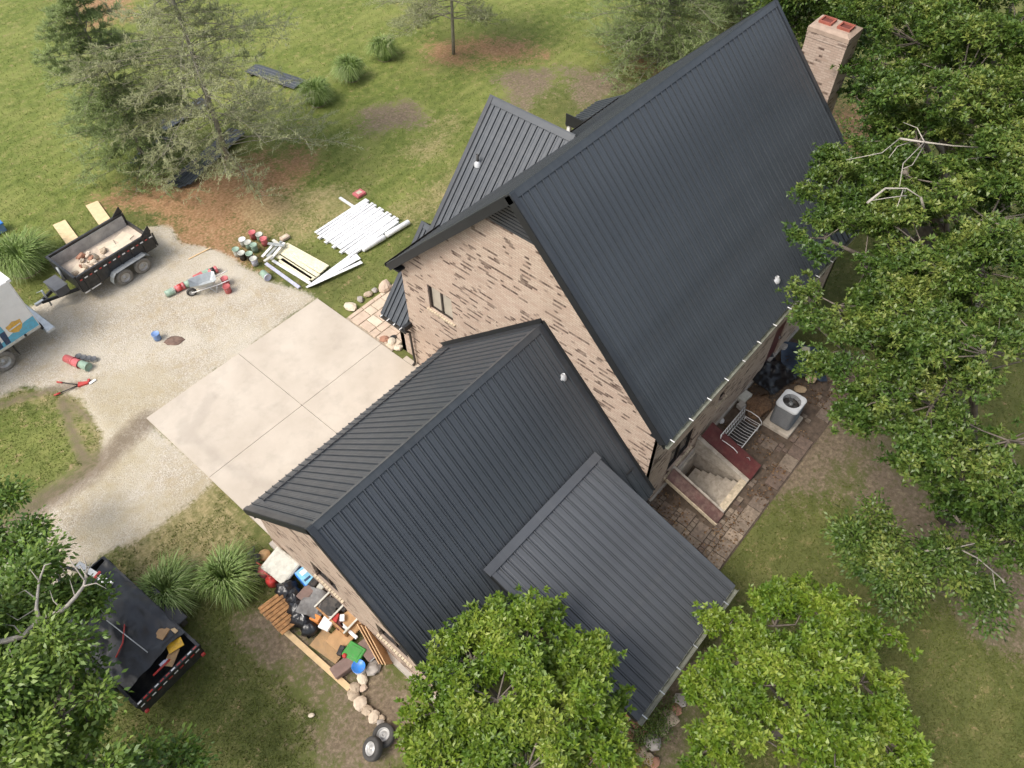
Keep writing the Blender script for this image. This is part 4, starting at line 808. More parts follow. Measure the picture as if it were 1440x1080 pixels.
def item(name, label, cat, px, py, size, mat, rz=0.0, z=0.0, group=None, b=.015, rx=0, ry=0):
    g = G3(px, py, z+size[2]); o = MB().bbox((0, 0, size[2]/2), size, min(b, min(size)*.3)).build(name, M[mat], None, (g.x, g.y, z), (rx, ry, rz)); return tag(o, label, cat, group)
def plank(name, label, cat, a, b, w, t, mat, z=0.0, z2=None, group=None):
    p, q = G3(*a, z), G3(*b, z if z2 is None else z2); c = (p+q)/2; z2 = z if z2 is None else z2
    o = MB().beam(p-c+Vector((0, 0, t/2)), q-c+Vector((0, 0, t/2)), w, t).build(name, M[mat], None, c); return tag(o, label, cat, group)
def wheel(parent, c, r, w, axis='Y', tyre='rubber', out=-1):
    k = r; pf = [(r*.58, -w/2), (r*.80, -w*.52), (r*.95, -w*.46), (r, -w*.30), (r*.985, -w*.1), (r, 0), (r*.985, w*.1), (r, w*.30), (r*.95, w*.46), (r*.80, w*.52), (r*.58, w/2), (r*.56, 0)]
    t = MB().lathe(pf, c, 24, axis, True, True).build('wheel', M[tyre], parent); s = out*w/2
    MB().lathe([(r*.6, s*.9), (r*.56, s*.95), (r*.50, s*.45), (r*.42, s*.35), (r*.30, s*.55), (r*.16, s*.6), (r*.13, s*1.0), (0.001, s*1.05)], c, 20, axis).build('rim', M['rim'], t)
    for i in range(5):
        a = i*1.2566; p = Vector(c)+(Vector((math.cos(a)*r*.23, s*.62, math.sin(a)*r*.23)) if axis == 'Y' else Vector((s*.62, math.cos(a)*r*.23, math.sin(a)*r*.23)))
        MB().box(p, (.03, .03, .03)).build('lug_nut', M['gal'], t)
    return t

# ------------------------------------------------------------------ front flagstone path
fp = thing('flagstone_path', 'pale flagstone path from the concrete apron to the front entry', None); fp['kind'] = 'structure'
MB().box((9.95, -3.05, -.02), (4.1, 2.65, .06)).build('bedding', M['bedding'], fp)
y = -4.36; ri = 0
while y < -1.8:
    hgt = (.42, .55, .36, .62, .48)[ri % 5]; hgt = min(hgt, -1.72-y); x = 8.0+.05*(ri % 2)
    while x < 11.9:
        wd = random.choice((.38, .55, .72, .9, .62)); wd = min(wd, 11.95-x)
        if wd > .15: MB().bbox((x+wd/2+random.uniform(-.01, .01), y+hgt/2, .02), (wd-.035, hgt-.035, .05+random.uniform(0, .012)), .012, random.uniform(-.015, .015)).build('flagstone', M[random.choice(('flag_pale', 'flag_pink', 'flag_tan', 'flag_pink'))], fp)
        x += wd
    y += hgt; ri += 1
for i, (px, py, r, m, lab) in enumerate(((493, 433, .24, 'flag_pale', 'pale angular boulder at the lawn corner of the flagstone path'), (541, 405, .30, 'flag_pink', 'large pinkish flat boulder beside the flagstone path'), (541, 478, .18, 'stone_red', 'round reddish boulder where path meets the concrete'),
                                    (551, 482, .18, 'flag_pale', 'pale boulder next to the reddish one by the downspout'), (561, 490, .16, 'flag_pale', 'pale rock at the foot of the downspout'), (507, 422, .15, 'stone_grey', 'small grey edging stone of the flagstone path'), (518, 415, .17, 'stone', 'tan edging stone of the flagstone path'), (527, 409, .13, 'stone_grey', 'small edging stone below the pinkish boulder'), (553, 476, .14, 'black', 'black garden ornament among pale boulders'))):
    rock('boulder', lab, 'rock', px, py, r, m, i+3, group='stones edging the flagstone path')

# ------------------------------------------------------------------ back patio
pt = thing('patio', 'worn paver patio littered with soil behind the house', None); pt['kind'] = 'structure'
AC_C = (14.72, -17.38)
for x0, x1, y0, y1 in ((8.25, PIT[0], -18.68, -15.66), (PIT[0], PIT[1], -18.68, PIT[2]), (PIT[1], 18.6, -18.68, -15.66)):
    MB().box(((x0+x1)/2, (y0+y1)/2, -.045), (x1-x0, y1-y0, .07)).build('soil_bed', M['soil'], pt)
def bad(x, y, h=.2): return (9.6-h < x < 12.45+h and -17.85 < y) or (abs(x-AC_C[0]) < .6+h and abs(y-AC_C[1]) < .5+h) or (x > 12.3 and y > -16.9) or x > 16.4+1.2*math.sin(y*3)
y = -18.64; ri = 0; npv = 0
while y < -15.75:
    hgt = (.50, .19, .19, .48, .19, .40, .19)[ri % 7]; x = 8.3
    while x < 17.5:
        wd = hgt if hgt < .25 else random.choice((hgt, .62, .45)); wd = wd*random.uniform(.92, 1.06); cx, cy = x+wd/2, y+hgt/2
        keep = .97 if cx < 9.9 else (.80 if cx < 12 else .62)
        if cx > 11 and -18.2 < cy < -17.7: keep *= .35
        if not bad(cx, cy, wd/2) and random.random() < keep and npv < 290:
            npv += 1; MB().bbox((cx, cy, .022+random.uniform(-.006, .01)), (wd-.02, hgt-.02, .06), .008, random.uniform(-.02, .02)).build('paver', M['paver%d' % random.choice((0, 0, 1, 1, 2, 3, 4) if cx < 11 else (0, 1, 3, 3, 1))], pt)
        x += wd
    y += hgt; ri += 1

# ------------------------------------------------------------------ cellar entrance
ce = thing('cellar_entrance', 'open cellar bulkhead with maroon steel doors and concrete stairwell', 'cellar entrance', (10.9, -16.6, 0))
CL = Vector((10.9, -16.6, 0))
def cb(mb, name, mat, par=None): mb.v = [(v[0]-CL.x, v[1]-CL.y, v[2]) for v in mb.v]; return mb.build(name, M[mat], par or ce)
def side(x0, x1, nm, mat):
    pr = [(-15.66, -.06), (-17.72, -.06), (-17.72, .16), (-15.66, .80)]; return cb(MB().add([(x0, a, z) for a, z in pr]+[(x1, a, z) for a, z in pr], [(3, 2, 1, 0), (4, 5, 6, 7), (0, 1, 5, 4), (1, 2, 6, 5), (2, 3, 7, 6), (3, 0, 4, 7)]), nm, mat)
side(9.98, 10.18, 'side_wall', 'cellar_concrete'); side(11.60, 11.80, 'side_wall', 'cellar_concrete')
cb(MB().box((10.89, -17.60, .05), (1.42, .24, .22)), 'front_sill', 'sillbrick')
for x0, x1, y0, y1 in ((9.86, 10.0, -17.7, -15.66), (11.78, 11.92, -17.7, -15.66), (10.0, 11.78, -17.68, -17.56)): cb(MB().box(((x0+x1)/2, (y0+y1)/2, -.62), (x1-x0, y1-y0, 1.2)), 'pit_wall', 'cellar_concrete')
cb(MB().box((10.89, -15.72, -.95), (1.8, .1, 2.0)), 'pit_wall', 'cellar_concrete'); cb(MB().box((10.89, -16.6, -1.05), (1.9, 2.1, .08)), 'pit_floor', 'soil')
for i in range(6): cb(MB().box((10.89, -17.4+.27*i, -.22-.13*i), (1.44, .27, .12)), 'stair_tread', 'cellar_concrete')
def door(hx, dx, dz_, nm, mat, lab):
    a, b = Vector((hx, -15.72, .84)), Vector((hx, -17.76, .20)); o = Vector((dx, 0, dz_)); n = (b-a).cross(o).normalized()*.02; q = [a, b, b+o, a+o]
    d = cb(MB().add([v+n for v in q]+[v-n for v in q], [(0, 1, 2, 3), (7, 6, 5, 4), (0, 4, 5, 1), (1, 5, 6, 2), (2, 6, 7, 3), (3, 7, 4, 0)]), nm, mat); d['label'] = lab
    for s_ in (.0, 1.): cb(MB().beam(a+o*s_, b+o*s_, .05, .05), 'door_edge', mat, d)
    cb(MB().tube([a.lerp(b, .75)+o*.8+n*1.5, a.lerp(b, .75)+o*.8+n*4+Vector((0, -.05, .02)), a.lerp(b, .82)+o*.8+n*1.5], .012, 5), 'door_handle', 'gal', d)
door(11.76, .60, .10, 'door_leaf', 'maroon', 'glossy dark maroon door leaf folded open beside the white bench'); door(10.02, -.36, -.10, 'door_leaf', 'maroon_faded', 'faded maroon door leaf standing open'); 
cb(MB().beam((9.63, -15.72, .66), (9.63, -17.76, .05), .05, .14), 'curb_trim', 'sillbrick')

# ------------------------------------------------------------------ air conditioner
acs = 1.28
ac = thing('air_conditioner', 'grey outdoor air conditioner with round top fan on a concrete pad', 'air conditioner', (*AC_C, 0)); ac.scale = (1, 1, acs)
MB().bbox((0, 0, .05), (1.12, 1.0, .12), .02).build('pad', M['cellar_concrete'], ac)
def sq_ring(h, rh, rc, n=6):
    p = []
    for cx, cy, a0 in ((1, 1, 0), (-1, 1, 90), (-1, -1, 180), (1, -1, 270)):
        for k in range(n): a = R(a0+90*k/(n-1)); p.append((cx*(rh-rc)+math.cos(a)*rc, cy*(rh-rc)*.92+math.sin(a)*rc, h))
    return p
def loft(rings):
    mb = MB(); n = len(rings[0]); mb.add([v for r_ in rings for v in r_], [(i*n+k, i*n+(k+1) % n, (i+1)*n+(k+1) % n, (i+1)*n+k) for i in range(len(rings)-1) for k in range(n)]); return mb
body = loft([sq_ring(.14, .40, .12), sq_ring(.90, .40, .12)]).build('casing', M['acgrey'], ac)
for i in range(22):
    z = .18+.032*i; loft([sq_ring(z, .405, .12), sq_ring(z+.011, .413, .12), sq_ring(z+.016, .405, .12)]).build('louver', M['acgrey'], body)
ring = [(.31*math.cos(t), .31*math.sin(t), .965) for t in np.linspace(0, 2*math.pi, 24, endpoint=False)]
outer = sq_ring(.965, .415, .14)
loft([sq_ring(.885, .425, .13), sq_ring(.93, .43, .13), outer, ring, [(x, y_, .80) for x, y_, _ in ring]]).build('top_shroud', M['acwhite'], ac)
fan = MB().lathe([(.30, .80), (.30, .79), (.001, .78)], (0, 0, 0), 24).build('fan_well', M['black'], ac)
for k in range(3):
    a = k*2.094+.4; MB().add([(math.cos(a+d)*r_, math.sin(a+d)*r_, .83+zz) for r_, d, zz in ((.06, -.3, .02), (.27, -.35, .03), (.28, .35, -.01), (.06, .3, -.01))], [(0, 1, 2, 3)]).build('fan_blade', M['acgrey'], fan)
MB().lathe([(.001, .87), (.07, .865), (.075, .80)], (0, 0, 0), 14).build('motor', M['gal'], fan)
gr = MB()
for r_ in (.08, .13, .18, .23, .28): gr.lathe([(r_-.004, .955), (r_, .961), (r_+.004, .955), (r_, .949)], (0, 0, 0), 24, close=True)
for k in range(8): a = k*math.pi/4; gr.beam((math.cos(a)*.05, math.sin(a)*.05, .95), (math.cos(a)*.315, math.sin(a)*.315, .95), .006, .006)
gr.build('fan_grille', M['black'], ac)
for sx in (-1, 1):
    for sy in (-1, 1): MB().box((sx*.3, sy*.27, .12), (.09, .09, .06)).build('foot', M['black'], ac)

# ------------------------------------------------------------------ white metal bench
bn = thing('metal_bench', 'white wire metal glider bench standing on the patio soil', 'bench', (12.95, -16.62, 0), 0)
L2 = .82; fr = MB(); fr.tube([(-L2, .32, .40), (-L2, .40, .92), (L2, .40, .92), (L2, .32, .40), (-L2, .32, .40)], .017, 5); fr.tube([(-L2, .36, .66), (L2, .36, .66)], .012, 5); fr.build('back_frame', M['white'], bn)
sf = MB().tube([(-L2, .30, .40), (-L2, -.30, .42), (L2, -.30, .42), (L2, .30, .40)], .019, 5).build('seat_frame', M['white'], bn)
for i in range(13):
    x = -L2+(i+.5)*2*L2/13; MB().tube([(x, .325, .42), (x, .40, .91)], .008, 4).build('back_bar', M['white'], bn)
    MB().tube([(x, .30, .405), (x, .0, .37), (x, -.30, .415)], .009, 4).build('seat_bar', M['white'], bn)
for s_ in (-1, 1):
    MB().tube([(s_*L2, .37, .72), (s_*(L2+.02), .15, .74), (s_*(L2+.02), -.15, .70), (s_*L2, -.31, .58), (s_*L2, -.33, .42)], .015, 5).build('armrest', M['white'], bn)
    MB().tube([(s_*L2, .26, .40), (s_*L2, .30, .02), (s_*L2, -.28, .02), (s_*L2, -.28, .42)], .015, 5).build('leg_frame', M['white'], bn)
MB().tube([(-L2, .1, .05), (L2, .1, .05)], .012, 5).build('stretcher', M['white'], bn)
MB().bbox((0, .02, .335), (1.35, .50, .02), .004).build('seat_pad', M['black'], bn)
# things left at the back wall
o = sheet(1.7, 1.6, 26, .28, 3); o.build('blue_tarp', M['tarp_blue'], None, (*G(1128, 512)[:2], .03), (0, 0, .5)); tag(bpy.data.objects['blue_tarp'], 'crumpled dark blue tarp weighed down with stones', 'tarp')
o = sheet(1.5, 1.5, 26, .42, 9, fq=2.2).build('plastic_sheet', M['blackbag'], None, (*G(1080, 530)[:2], .03), (0, 0, -.3)); tag(o, 'crumpled black plastic sheet heaped beside the blue tarp', 'plastic sheet')
for i, (px, py, r, m, lab, zz) in enumerate(((1148, 508, .24, 'tan_rock', 'rusty tan stone holding the tarp edge near the oak', .2), (1138, 534, .26, 'tan_rock', 'flat tan stone on the near corner of the blue tarp', .18), (1124, 550, .2, 'tan_rock', 'small tan stone between tarp and air conditioner', .12), (1014, 592, .13, 'white', 'small white rock against the back wall by the bench', None), (1098, 492, .2, 'stone_grey', 'grey stone beside the heap of black plastic', .2))):
    rock('stone', lab, 'rock', px, py, r, m, i+40, zz, (1.1, .9, .45), 'stones on the patio')
item('concrete_block', 'tan concrete block lying on the blue tarp', 'block', 1133, 492, (.36, .30, .2), 'cream', .4, .16)
cbk = item('concrete_block', 'pale concrete block lying near the head of the bench', 'block', 1048, 556, (.5, .30, .2), 'offwhite', -.1, .04); item('concrete_block', 'short pale block set against the larger block by the bench', 'block', 1043, 568, (.28, .22, .18), 'foundation', -.2, .04)
o = blob(.5, 23, .5, 26, 12, 5.5, (1.1, .8, .2)).build('leaf_pile', M['leafheap'], None, (*G(1066, 572)[:2], .05)); tag(o, 'heap of brown leaf litter between bench and air conditioner', 'leaf pile', kind='stuff')
# leaf litter scattered over patio and earth
def litter():
    n = 2600; x = RNG.uniform(8.4, 18.3, n); y = RNG.uniform(-18.6, -15.7, n); k = ~((x > 9.8) & (x < 12.5) & (y > -17.9)); x, y = x[k], y[k]
    k = RNG.random(len(x)) < sstep(.42, .62, fbm(x, y, 1.1, 171)); x, y = x[k], y[k]; n = len(x)
    p = np.stack([x, y, np.full(n, .085)], 1); d = RNG.normal(size=(n, 3))*np.array([1, 1, .2]); L = .05+.05*RNG.random(n)
    o = link('leaf_litter', np_mesh('leaf_litter', leaf_quads(p, d, RNG.normal(size=n)*.5, L, L*.6), 4, RNG.random(n)), M['litter']); tag(o, 'brown dead leaves scattered over the patio', 'leaf litter', kind='stuff')
M['litter'] = leaf_mat('dead_leaf', [(0, (.07, .035, .018)), (.5, (.15, .08, .04)), (1, (.30, .19, .10))], .1, .8, .2); litter()

# ------------------------------------------------------------------ dump trailer
dt = thing('dump_trailer', 'black dump trailer holding rubble and dust on the gravel edge', 'trailer', (3.45, 7.98, 0), R(3.0))
Lh, Wh = 1.72, 1.0
MB().box((0, 0, .74), (2*Lh, 2*Wh-.04, .06)).build('bed_floor', M['dust'], dt)
for s_ in (-1, 1):
    w = MB().box((0, s_*(Wh+.01), .98), (2*Lh, .05, .74)).build('side_wall', M['black_metal'], dt)
    MB().box((0, s_*(Wh-.035), 1.03), (2*Lh-.1, .03, .54)).build('wall_liner', M['dusty_liner'], w); MB().beam((-Lh, s_*(Wh+.01), 1.38), (Lh, s_*(Wh+.01), 1.38), .09, .07).build('top_rail', M['black_metal'], w)
    for i in range(7): MB().box((-Lh+.25+i*.54, s_*(Wh+.055), 1.0), (.06, .045, .66)).build('stake', M['black_metal'], w)
    for i in range(16):
        x = -Lh+.12+i*.215; MB().box((x, s_*(Wh+.084), 1.22), (.135 if i % 2 else .10, .006, .055)).build('reflector', M['red' if i % 2 == 0 else 'white'], w)
    for x, l_ in ((-Lh+.1, .22), (-Lh+.5, .42)): MB().box((x, s_*(Wh+.06), .58), (l_, .006, .05)).build('reflector', M['white'], w)
    MB().add([(Lh-.06, s_*Wh, 1.4), (Lh-.06, s_*(Wh+.05), 1.4), (Lh+.06, s_*Wh, 1.4), (Lh+.02, s_*(Wh+.02), 1.74), (Lh-.45, s_*Wh, 1.41), (Lh-.45, s_*(Wh+.03), 1.41)], [(0, 3, 4), (1, 5, 3), (2, 3, 1), (0, 2, 3), (3, 5, 4)]).build('corner_gusset', M['black_metal'], w)
    MB().box((0, s_*.5, .56), (2*Lh+.1, .08, .2)).build('frame_rail', M['black_metal'], dt)
    fe = MB(); pf = [(-.95, .42), (-.86, .66), (-.70, .80), (.72, .80), (.88, .66), (.97, .42)]
    a = [(x+.30, s_*(Wh+.05), z) for x, z in pf]; b = [(x+.30, s_*(Wh+.33), z) for x, z in pf]; fe.add(a+b, [(i, i+1, 7+i, 6+i) for i in range(5)]); fe.add([(x, y_, z-.02) for x, y_, z in a]+[(x, y_, z-.02) for x, y_, z in b], [(6+i, 7+i, i+1, i) for i in range(5)]); fe.build('fender', M['gal'], dt)
    for x in (-.12, .74): wheel(dt, (x, s_*(Wh+.19), .36), .36, .21, 'Y', 'dustyrubber', s_)
MB().box((-Lh-.02, 0, .98), (.05, 2*Wh, .74)).build('front_wall', M['black_metal'], dt); MB().beam((-Lh-.04, -Wh, 1.40), (-Lh-.04, Wh, 1.40), .1, .08).build('top_rail', M['black_metal'], dt)
MB().box((Lh+.03, 0, .86), (.05, 2*Wh, .34)).build('tailgate', M['black_metal'], dt)
for s_ in (-1, 1): MB().beam((-Lh+.1, s_*.55, .5), (-Lh-1.35, s_*.03, .5), .07, .13).build('tongue_arm', M['black_metal'], dt)
MB().beam((-Lh-1.25, 0, .52), (-Lh-1.6, 0, .52), .11, .10).build('coupler', M['gal'], dt); MB().tube([(-Lh-1.1, 0, .12), (-Lh-1.1, 0, .95)], .04, 8).build('jack', M['gal'], dt)
MB().beam((-Lh-1.1, 0, .93), (-Lh-1.3, .06, .93), .02, .02).build('jack_crank', M['gal'], dt)
tb = MB().bbox((-Lh-.52, 0, .72), (.5, .85, .36), .03).build('tool_box', M['acgrey'], dt); MB().box((-Lh-.52, 0, .91), (.54, .89, .03)).build('lid', M['acgrey'], tb)
MB().tube([(-Lh-.1, .25, .6), (-Lh-.08, .25, 1.3)], .06, 8).build('hoist_cylinder', M['gal'], dt)
def on_bed(lx, ly, z): c, s_ = math.cos(R(3)), math.sin(R(3)); return (3.45+lx*c-ly*s_, 7.98+lx*s_+ly*c, z)
for i in range(15):
    lx, ly = -.45+random.gauss(0, .42), .0+random.gauss(0, .28); r = random.uniform(.09, .2); mb = blob(r, 60+i, .5, 7, 5, 1.4, (1.2, .9, .6)); mb.sm = [False]*len(mb.f)
    o = mb.build('rubble_chunk', M[('rubble', 'dust', 'rubble', 'stone', 'stone_red')[i % 5]], None, on_bed(lx, ly, .77+r*.35+max(0, .12-abs(lx+.45)*.2)), (random.random(), random.random(), random.random()*6)); tag(o, 'broken masonry chunk in the rubble heap inside the dump trailer', 'rubble', 'rubble heap in the dump trailer')
for i, (lx, ly, a, w, l_) in enumerate(((.75, -.1, .1, .7, .9), (.35, .45, -.2, .5, .7), (1.1, .35, .3, .6, .6), (-1.2, .1, .5, .5, .6))):
    o = MB().bbox((0, 0, .01), (l_, w, .02), .004).build('board_scrap', M['flag_pale'], None, on_bed(lx, ly, .775+.006*i), (.03, -.03, a)); tag(o, 'pale flat board scrap lying on the dump trailer floor', 'board', 'board scraps in the dump trailer')
# two plywood strips lying behind it
for a, b, lab in (((83, 313), (112, 353), 'plywood strip lying on grass beside the fountain grass clump'), ((129, 286), (160, 330), 'plywood strip lying on grass closest to the pines')):
    plank('plywood_board', lab, 'board', a, b, .56, .018, 'ply', .03, .06, 'plywood strips behind the dump trailer')

# ------------------------------------------------------------------ box truck
tk = thing('box_truck', 'white box truck with blue stripe and round badge, backed onto the gravel', 'truck', (-.35, 6.05, 0), R(4))
TW, TL = 2.2, 4.6
bx = MB().bbox((-TL/2, TW/2, 2.14), (TL, TW, 2.36), .03).build('box', M['white_metal'], tk)
MB().box((-TL/2, TW/2, .9), (TL, TW-.1, .1)).build('box_sill', M['gal'], tk); MB().box((-TL/2, .0, .985), (TL, .05, .07)).build('bottom_rail', M['offwhite'], tk)
def pr_(pts, nm, mat, off=.004): return MB().add([(x, -off, z) for x, z in pts], [tuple(range(len(pts)))]).build(nm, M[mat], bx)
pr_([(-TL, 1.03), (-.02, 1.03), (-.02, 1.52), (-.35, 1.50), (-1.4, 1.24), (-TL, 1.24)], 'blue_stripe', 'sky_blue')
pr_([(-.72, 1.26), (-.56, 1.34), (-.46, 1.48), (-.43, 1.72), (-.58, 1.74), (-.72, 1.80), (-.86, 1.74), (-1.01, 1.72), (-.98, 1.48), (-.88, 1.34)], 'badge', 'gold', .008); pr_([(-.95, 1.50), (-.50, 1.53), (-.50, 1.58), (-.95, 1.55)], 'badge_lettering', 'white', .012); pr_([(-.92, 1.60), (-.54, 1.63), (-.54, 1.67), (-.92, 1.64)], 'badge_lettering', 'yellow', .012)
pr_([(-.9, 1.42), (-.56, 1.44), (-.56, 1.48), (-.9, 1.46)], 'badge_lettering', 'yellow', .012)
for x in (-1.22, -1.52): pr_([(x-.12, 1.05), (x+.07, 1.05), (x+.12, 1.62), (x-.10, 1.62)], 'printed_trousers', 'navy', .010)
pr_([(-1.66, 1.62), (-1.10, 1.62), (-1.12, 2.0), (-1.62, 2.0)], 'printed_shirt', 'sky_blue', .010)
for z, w in ((2.55, .28), (2.30, .22)): pr_([(-1.35-w, z), (-1.35+.1, z), (-1.35+.1, z+.12), (-1.35-w, z+.12)], 'printed_letter', 'orange', .010)
MB().box((.02, TW/2, 2.1), (.03, TW-.2, 2.2)).build('rear_door', M['white_metal'], tk); MB().box((0.01, TW/2, 3.28), (.16, TW+.02, .12)).build('roof_rail', M['white_metal'], tk)
MB().bbox((.22, TW/2, .56), (.36, TW+.1, .12), .03).build('rear_bumper', M['gal'], tk); MB().box((.05, TW/2, .72), (.10, TW-.4, .25)).build('bumper_bracket', M['black_metal'], tk)
MB().box((-1.15, .22, .55), (.02, .32, .5)).build('mud_flap', M['black'], tk); MB().lathe([(.001, 0), (.05, -.02), (.05, .03)], (-.62, -.04, .99), 10, 'Y').build('marker_lamp', M['black'], tk)
for x in (-1.75, -5.4):
    for y_, s_ in ((.18, -1), (TW-.18, 1)): wheel(tk, (x, y_, .44), .44, .30, 'Y', 'dustyrubber', s_)
MB().box((-3.2, TW/2, .72), (6.2, .8, .18)).build('chassis', M['black_metal'], tk)
cb_ = MB().bbox((-5.55, TW/2, 1.45), (1.7, 2.0, 1.5), .08).build('cab', M['white_metal'], tk); MB().box((-6.05, TW/2, 1.8), (.75, 1.9, .6)).build('windscreen', M['glass'], cb_)

# ------------------------------------------------------------------ wheelbarrow and cans
wb = thing('wheelbarrow', 'grey metal wheelbarrow beside a row of red and green cans', 'wheelbarrow', (*G(290, 402, .3)[:2], 0), ang((272, 404), (307, 394)))
def tub(z, lx0, lx1, w, k=.75): return [(lx0, -w*k, z), (lx0, w*k, z), (lx0*.6+lx1*.4, w, z), (lx1*.8, w, z), (lx1, w*k, z), (lx1, -w*k, z), (lx1*.8, -w, z), (lx0*.6+lx1*.4, -w, z)]
t_ = loft([tub(.36, -.28, .28, .18), tub(.68, -.58, .48, .33), tub(.66, -.56, .46, .315), tub(.38, -.26, .26, .17)]); t_.add(tub(.38, -.26, .26, .17), [tuple(range(8))]); t_.add(tub(.36, -.28, .28, .18), [tuple(range(8))[::-1]]); t_.build('tub', M['gal'], wb)
for s_ in (-1, 1):
    MB().tube([(-.62, s_*.07, .20), (0, s_*.2, .34), (.55, s_*.27, .42), (.98, s_*.29, .52)], .02, 6).build('handle', M['white'], wb); MB().tube([(.1, s_*.2, .34), (.3, s_*.24, .0), (.42, s_*.25, .38)], .016, 5).build('leg', M['gal'], wb)
wheel(wb, (-.62, 0, .2), .2, .1, 'Y', 'rubber', -1)
def can(px, py, mat, lid, label, group, lying=None, r=.15, h=.36, band=None):
    if lying is None:
        g = G3(px, py, h); o = thing('bucket', label, 'bucket', (g.x, g.y, 0), random.random()*6, group)
    else:
        g = G3(px, py, r); o = thing('bucket', label, 'bucket', (g.x, g.y, r), lying, group); o.rotation_euler = (0, math.pi/2, lying)
    z0 = 0 if lying is None else -h/2
    b = MB().lathe([(.001, z0), (r*.9, z0), (r*.93, z0+h*.5), (r*.97, z0+h*.9), (r*1.0, z0+h*.92)], (0, 0, 0), 16).build('body', M[mat], o)
    MB().lathe([(r*1.03, z0+h*.90), (r*1.05, z0+h), (r*.96, z0+h*1.01), (r*.92, z0+h*.975), (.001, z0+h*.975)], (0, 0, 0), 16).build('lid', M[lid], o)
    if band: MB().lathe([(r*.955, z0+h*.3), (r*.965, z0+h*.3), (r*.985, z0+h*.7), (r*.97, z0+h*.7)], (0, 0, 0), 16).build('wrapper', M[band], o)
    MB().tube([(r*.99*math.cos(t), r*.99*math.sin(t)*.2-r*.9, z0+h*.85-.09*abs(math.sin(t))) for t in np.linspace(0, math.pi, 6)], .006, 4).build('bail', M['gal'], o); return o
for px, py, m, l_, lab in ((354, 326, 'pail_red', 'pink_red', 'red pail with pinkish lid at the lawn edge of the pail cluster'), (364, 329, 'green_can', 'pale_can', 'pale green pail touching the red lidded pail'), (370, 335, 'pink_red', 'pink_red', 'faded red pail closest to the cream planks'), (340, 336, 'pale_can', 'white', 'white lidded pail on the orange earth'), (348, 340, 'green_can', 'pale_can', 'pale green pail in the middle of the cluster'), (356, 344, 'green_can', 'green_can', 'plain green pail in the cluster'),
                           (331, 350, 'pale_can', 'green_can', 'grey green pail at the gravel end of the cluster'), (339, 355, 'black', 'pale_can', 'black pail with grey lid in the cluster'), (350, 356, 'black', 'green_can', 'black pail with greenish lid in the cluster'), (356, 363, 'lilac_grey', 'pale_can', 'lilac grey pail closest to the silver offcuts')): can(px, py, m, l_, lab, 'pails standing by the cream planks')
rx_ = ang((240, 410), (300, 381))
for px, py, m, l_, lab, b_ in ((239, 411, 'green_can', 'pale_can', 'green pail lying at the trailer end of the row of pails', None), (253, 404, 'pink_red', 'pail_red', 'red pail lying second in the row of pails', 'red'), (266, 398, 'green_can', 'black', 'green pail lying against the front of the wheelbarrow', None), (279, 389, 'pail_red', 'pink_red', 'red pail lying behind the wheelbarrow tub', None), (288, 385, 'green_can', 'green_can', 'green pail lying behind the wheelbarrow tub', None), (299, 381, 'pink_red', 'pink_red', 'pinkish pail at the lawn end of the row', 'black')): can(px, py, m, l_, lab, 'pails lying in a row on the gravel', rx_, .15, .38, b_)
can(315, 391, 'pail_red', 'pink_red', 'red pail standing by the wheelbarrow handles', 'pails by the wheelbarrow'); can(318, 402, 'pail_red', 'pail_red', 'all red pail below the wheelbarrow handle', 'pails by the wheelbarrow')
can(373, 387, 'green_can', 'lilac_grey', 'green pail lying alone beside the lilac grey channel', 'pails by the wheelbarrow', ang((366, 380), (380, 393)), .16, .42)
can(218, 469, 'blue_can', 'blue_can', 'single blue pail standing alone on the gravel', 'pails by the wheelbarrow', None, .15, .34)
r2 = ang((98, 505), (120, 514))
for px, py, m, l_, lab in ((98, 506, 'pail_red', 'pink_red', 'red pail lying at the truck end of the short row'), (107, 510, 'pink_red', 'pail_red', 'pinkish red pail lying in the middle of the short row'), (119, 514, 'green_can', 'green_can', 'green pail lying at the end of the short row')): can(px, py, m, l_, lab, 'pails lying near the red cutter', r2, .17, .40)
for px, py in ((110, 500), (117, 502), (124, 503), (131, 504)): can(px, py, 'gal', 'acgrey', 'small silver tin standing behind the short row of red pails', 'silver tins on the gravel', None, .12, .16)
bc = thing('bolt_cutter', 'red long handled bolt cutter lying open on the grass edge', 'tool', G3(110, 541, .03)); o_ = bc.location
for e_ in ((80, 537), (76, 556)):
    p, q = G3(112, 541, .04)-o_, G3(*e_, .04)-o_; MB().tube([p, q.lerp(p, .25)], .022, 5).build('handle', M['black'], bc); MB().tube([q.lerp(p, .25), q], .035, 6).build('grip', M['red'], bc)
hp, hq = G3(110, 541, .05)-o_, G3(124, 538, .05)-o_; MB().beam(hp, hq, .22, .07, w2=.10).build('head', M['red'], bc); MB().beam(hq, G3(125, 533, .05)-o_, .08, .05).build('jaw', M['red'], bc)
plank('wood_scrap', 'small white wood offcut lying near the silver tins', 'board', (126, 540), (135, 534), .10, .03, 'white', .02)
plank('wooden_stick', 'thin wooden stick lying on gravel beyond the trailer wheels', 'stick', (265, 365), (296, 349), .05, .03, 'wood', .02)
o = blob(.30, 31, .4, 16, 7, 2.5, (.8, 1.15, .10)).build('soil_heap', M['mulch'], None, (*G(246, 480)[:2], .03), (0, 0, .9)); tag(o, 'flat patch of spilled dark brown soil on gravel', 'soil heap')
tt = thing('storage_tote', 'blue plastic tote on the lawn beside the big grass clump', 'tote', (*G(-4, 326)[:2], 0)); MB().bbox((0, 0, .2), (.7, .5, .4), .03).build('tub', M['blue_can'], tt); MB().bbox((0, 0, .42), (.76, .56, .06), .02).build('lid', M['blue'], tt)

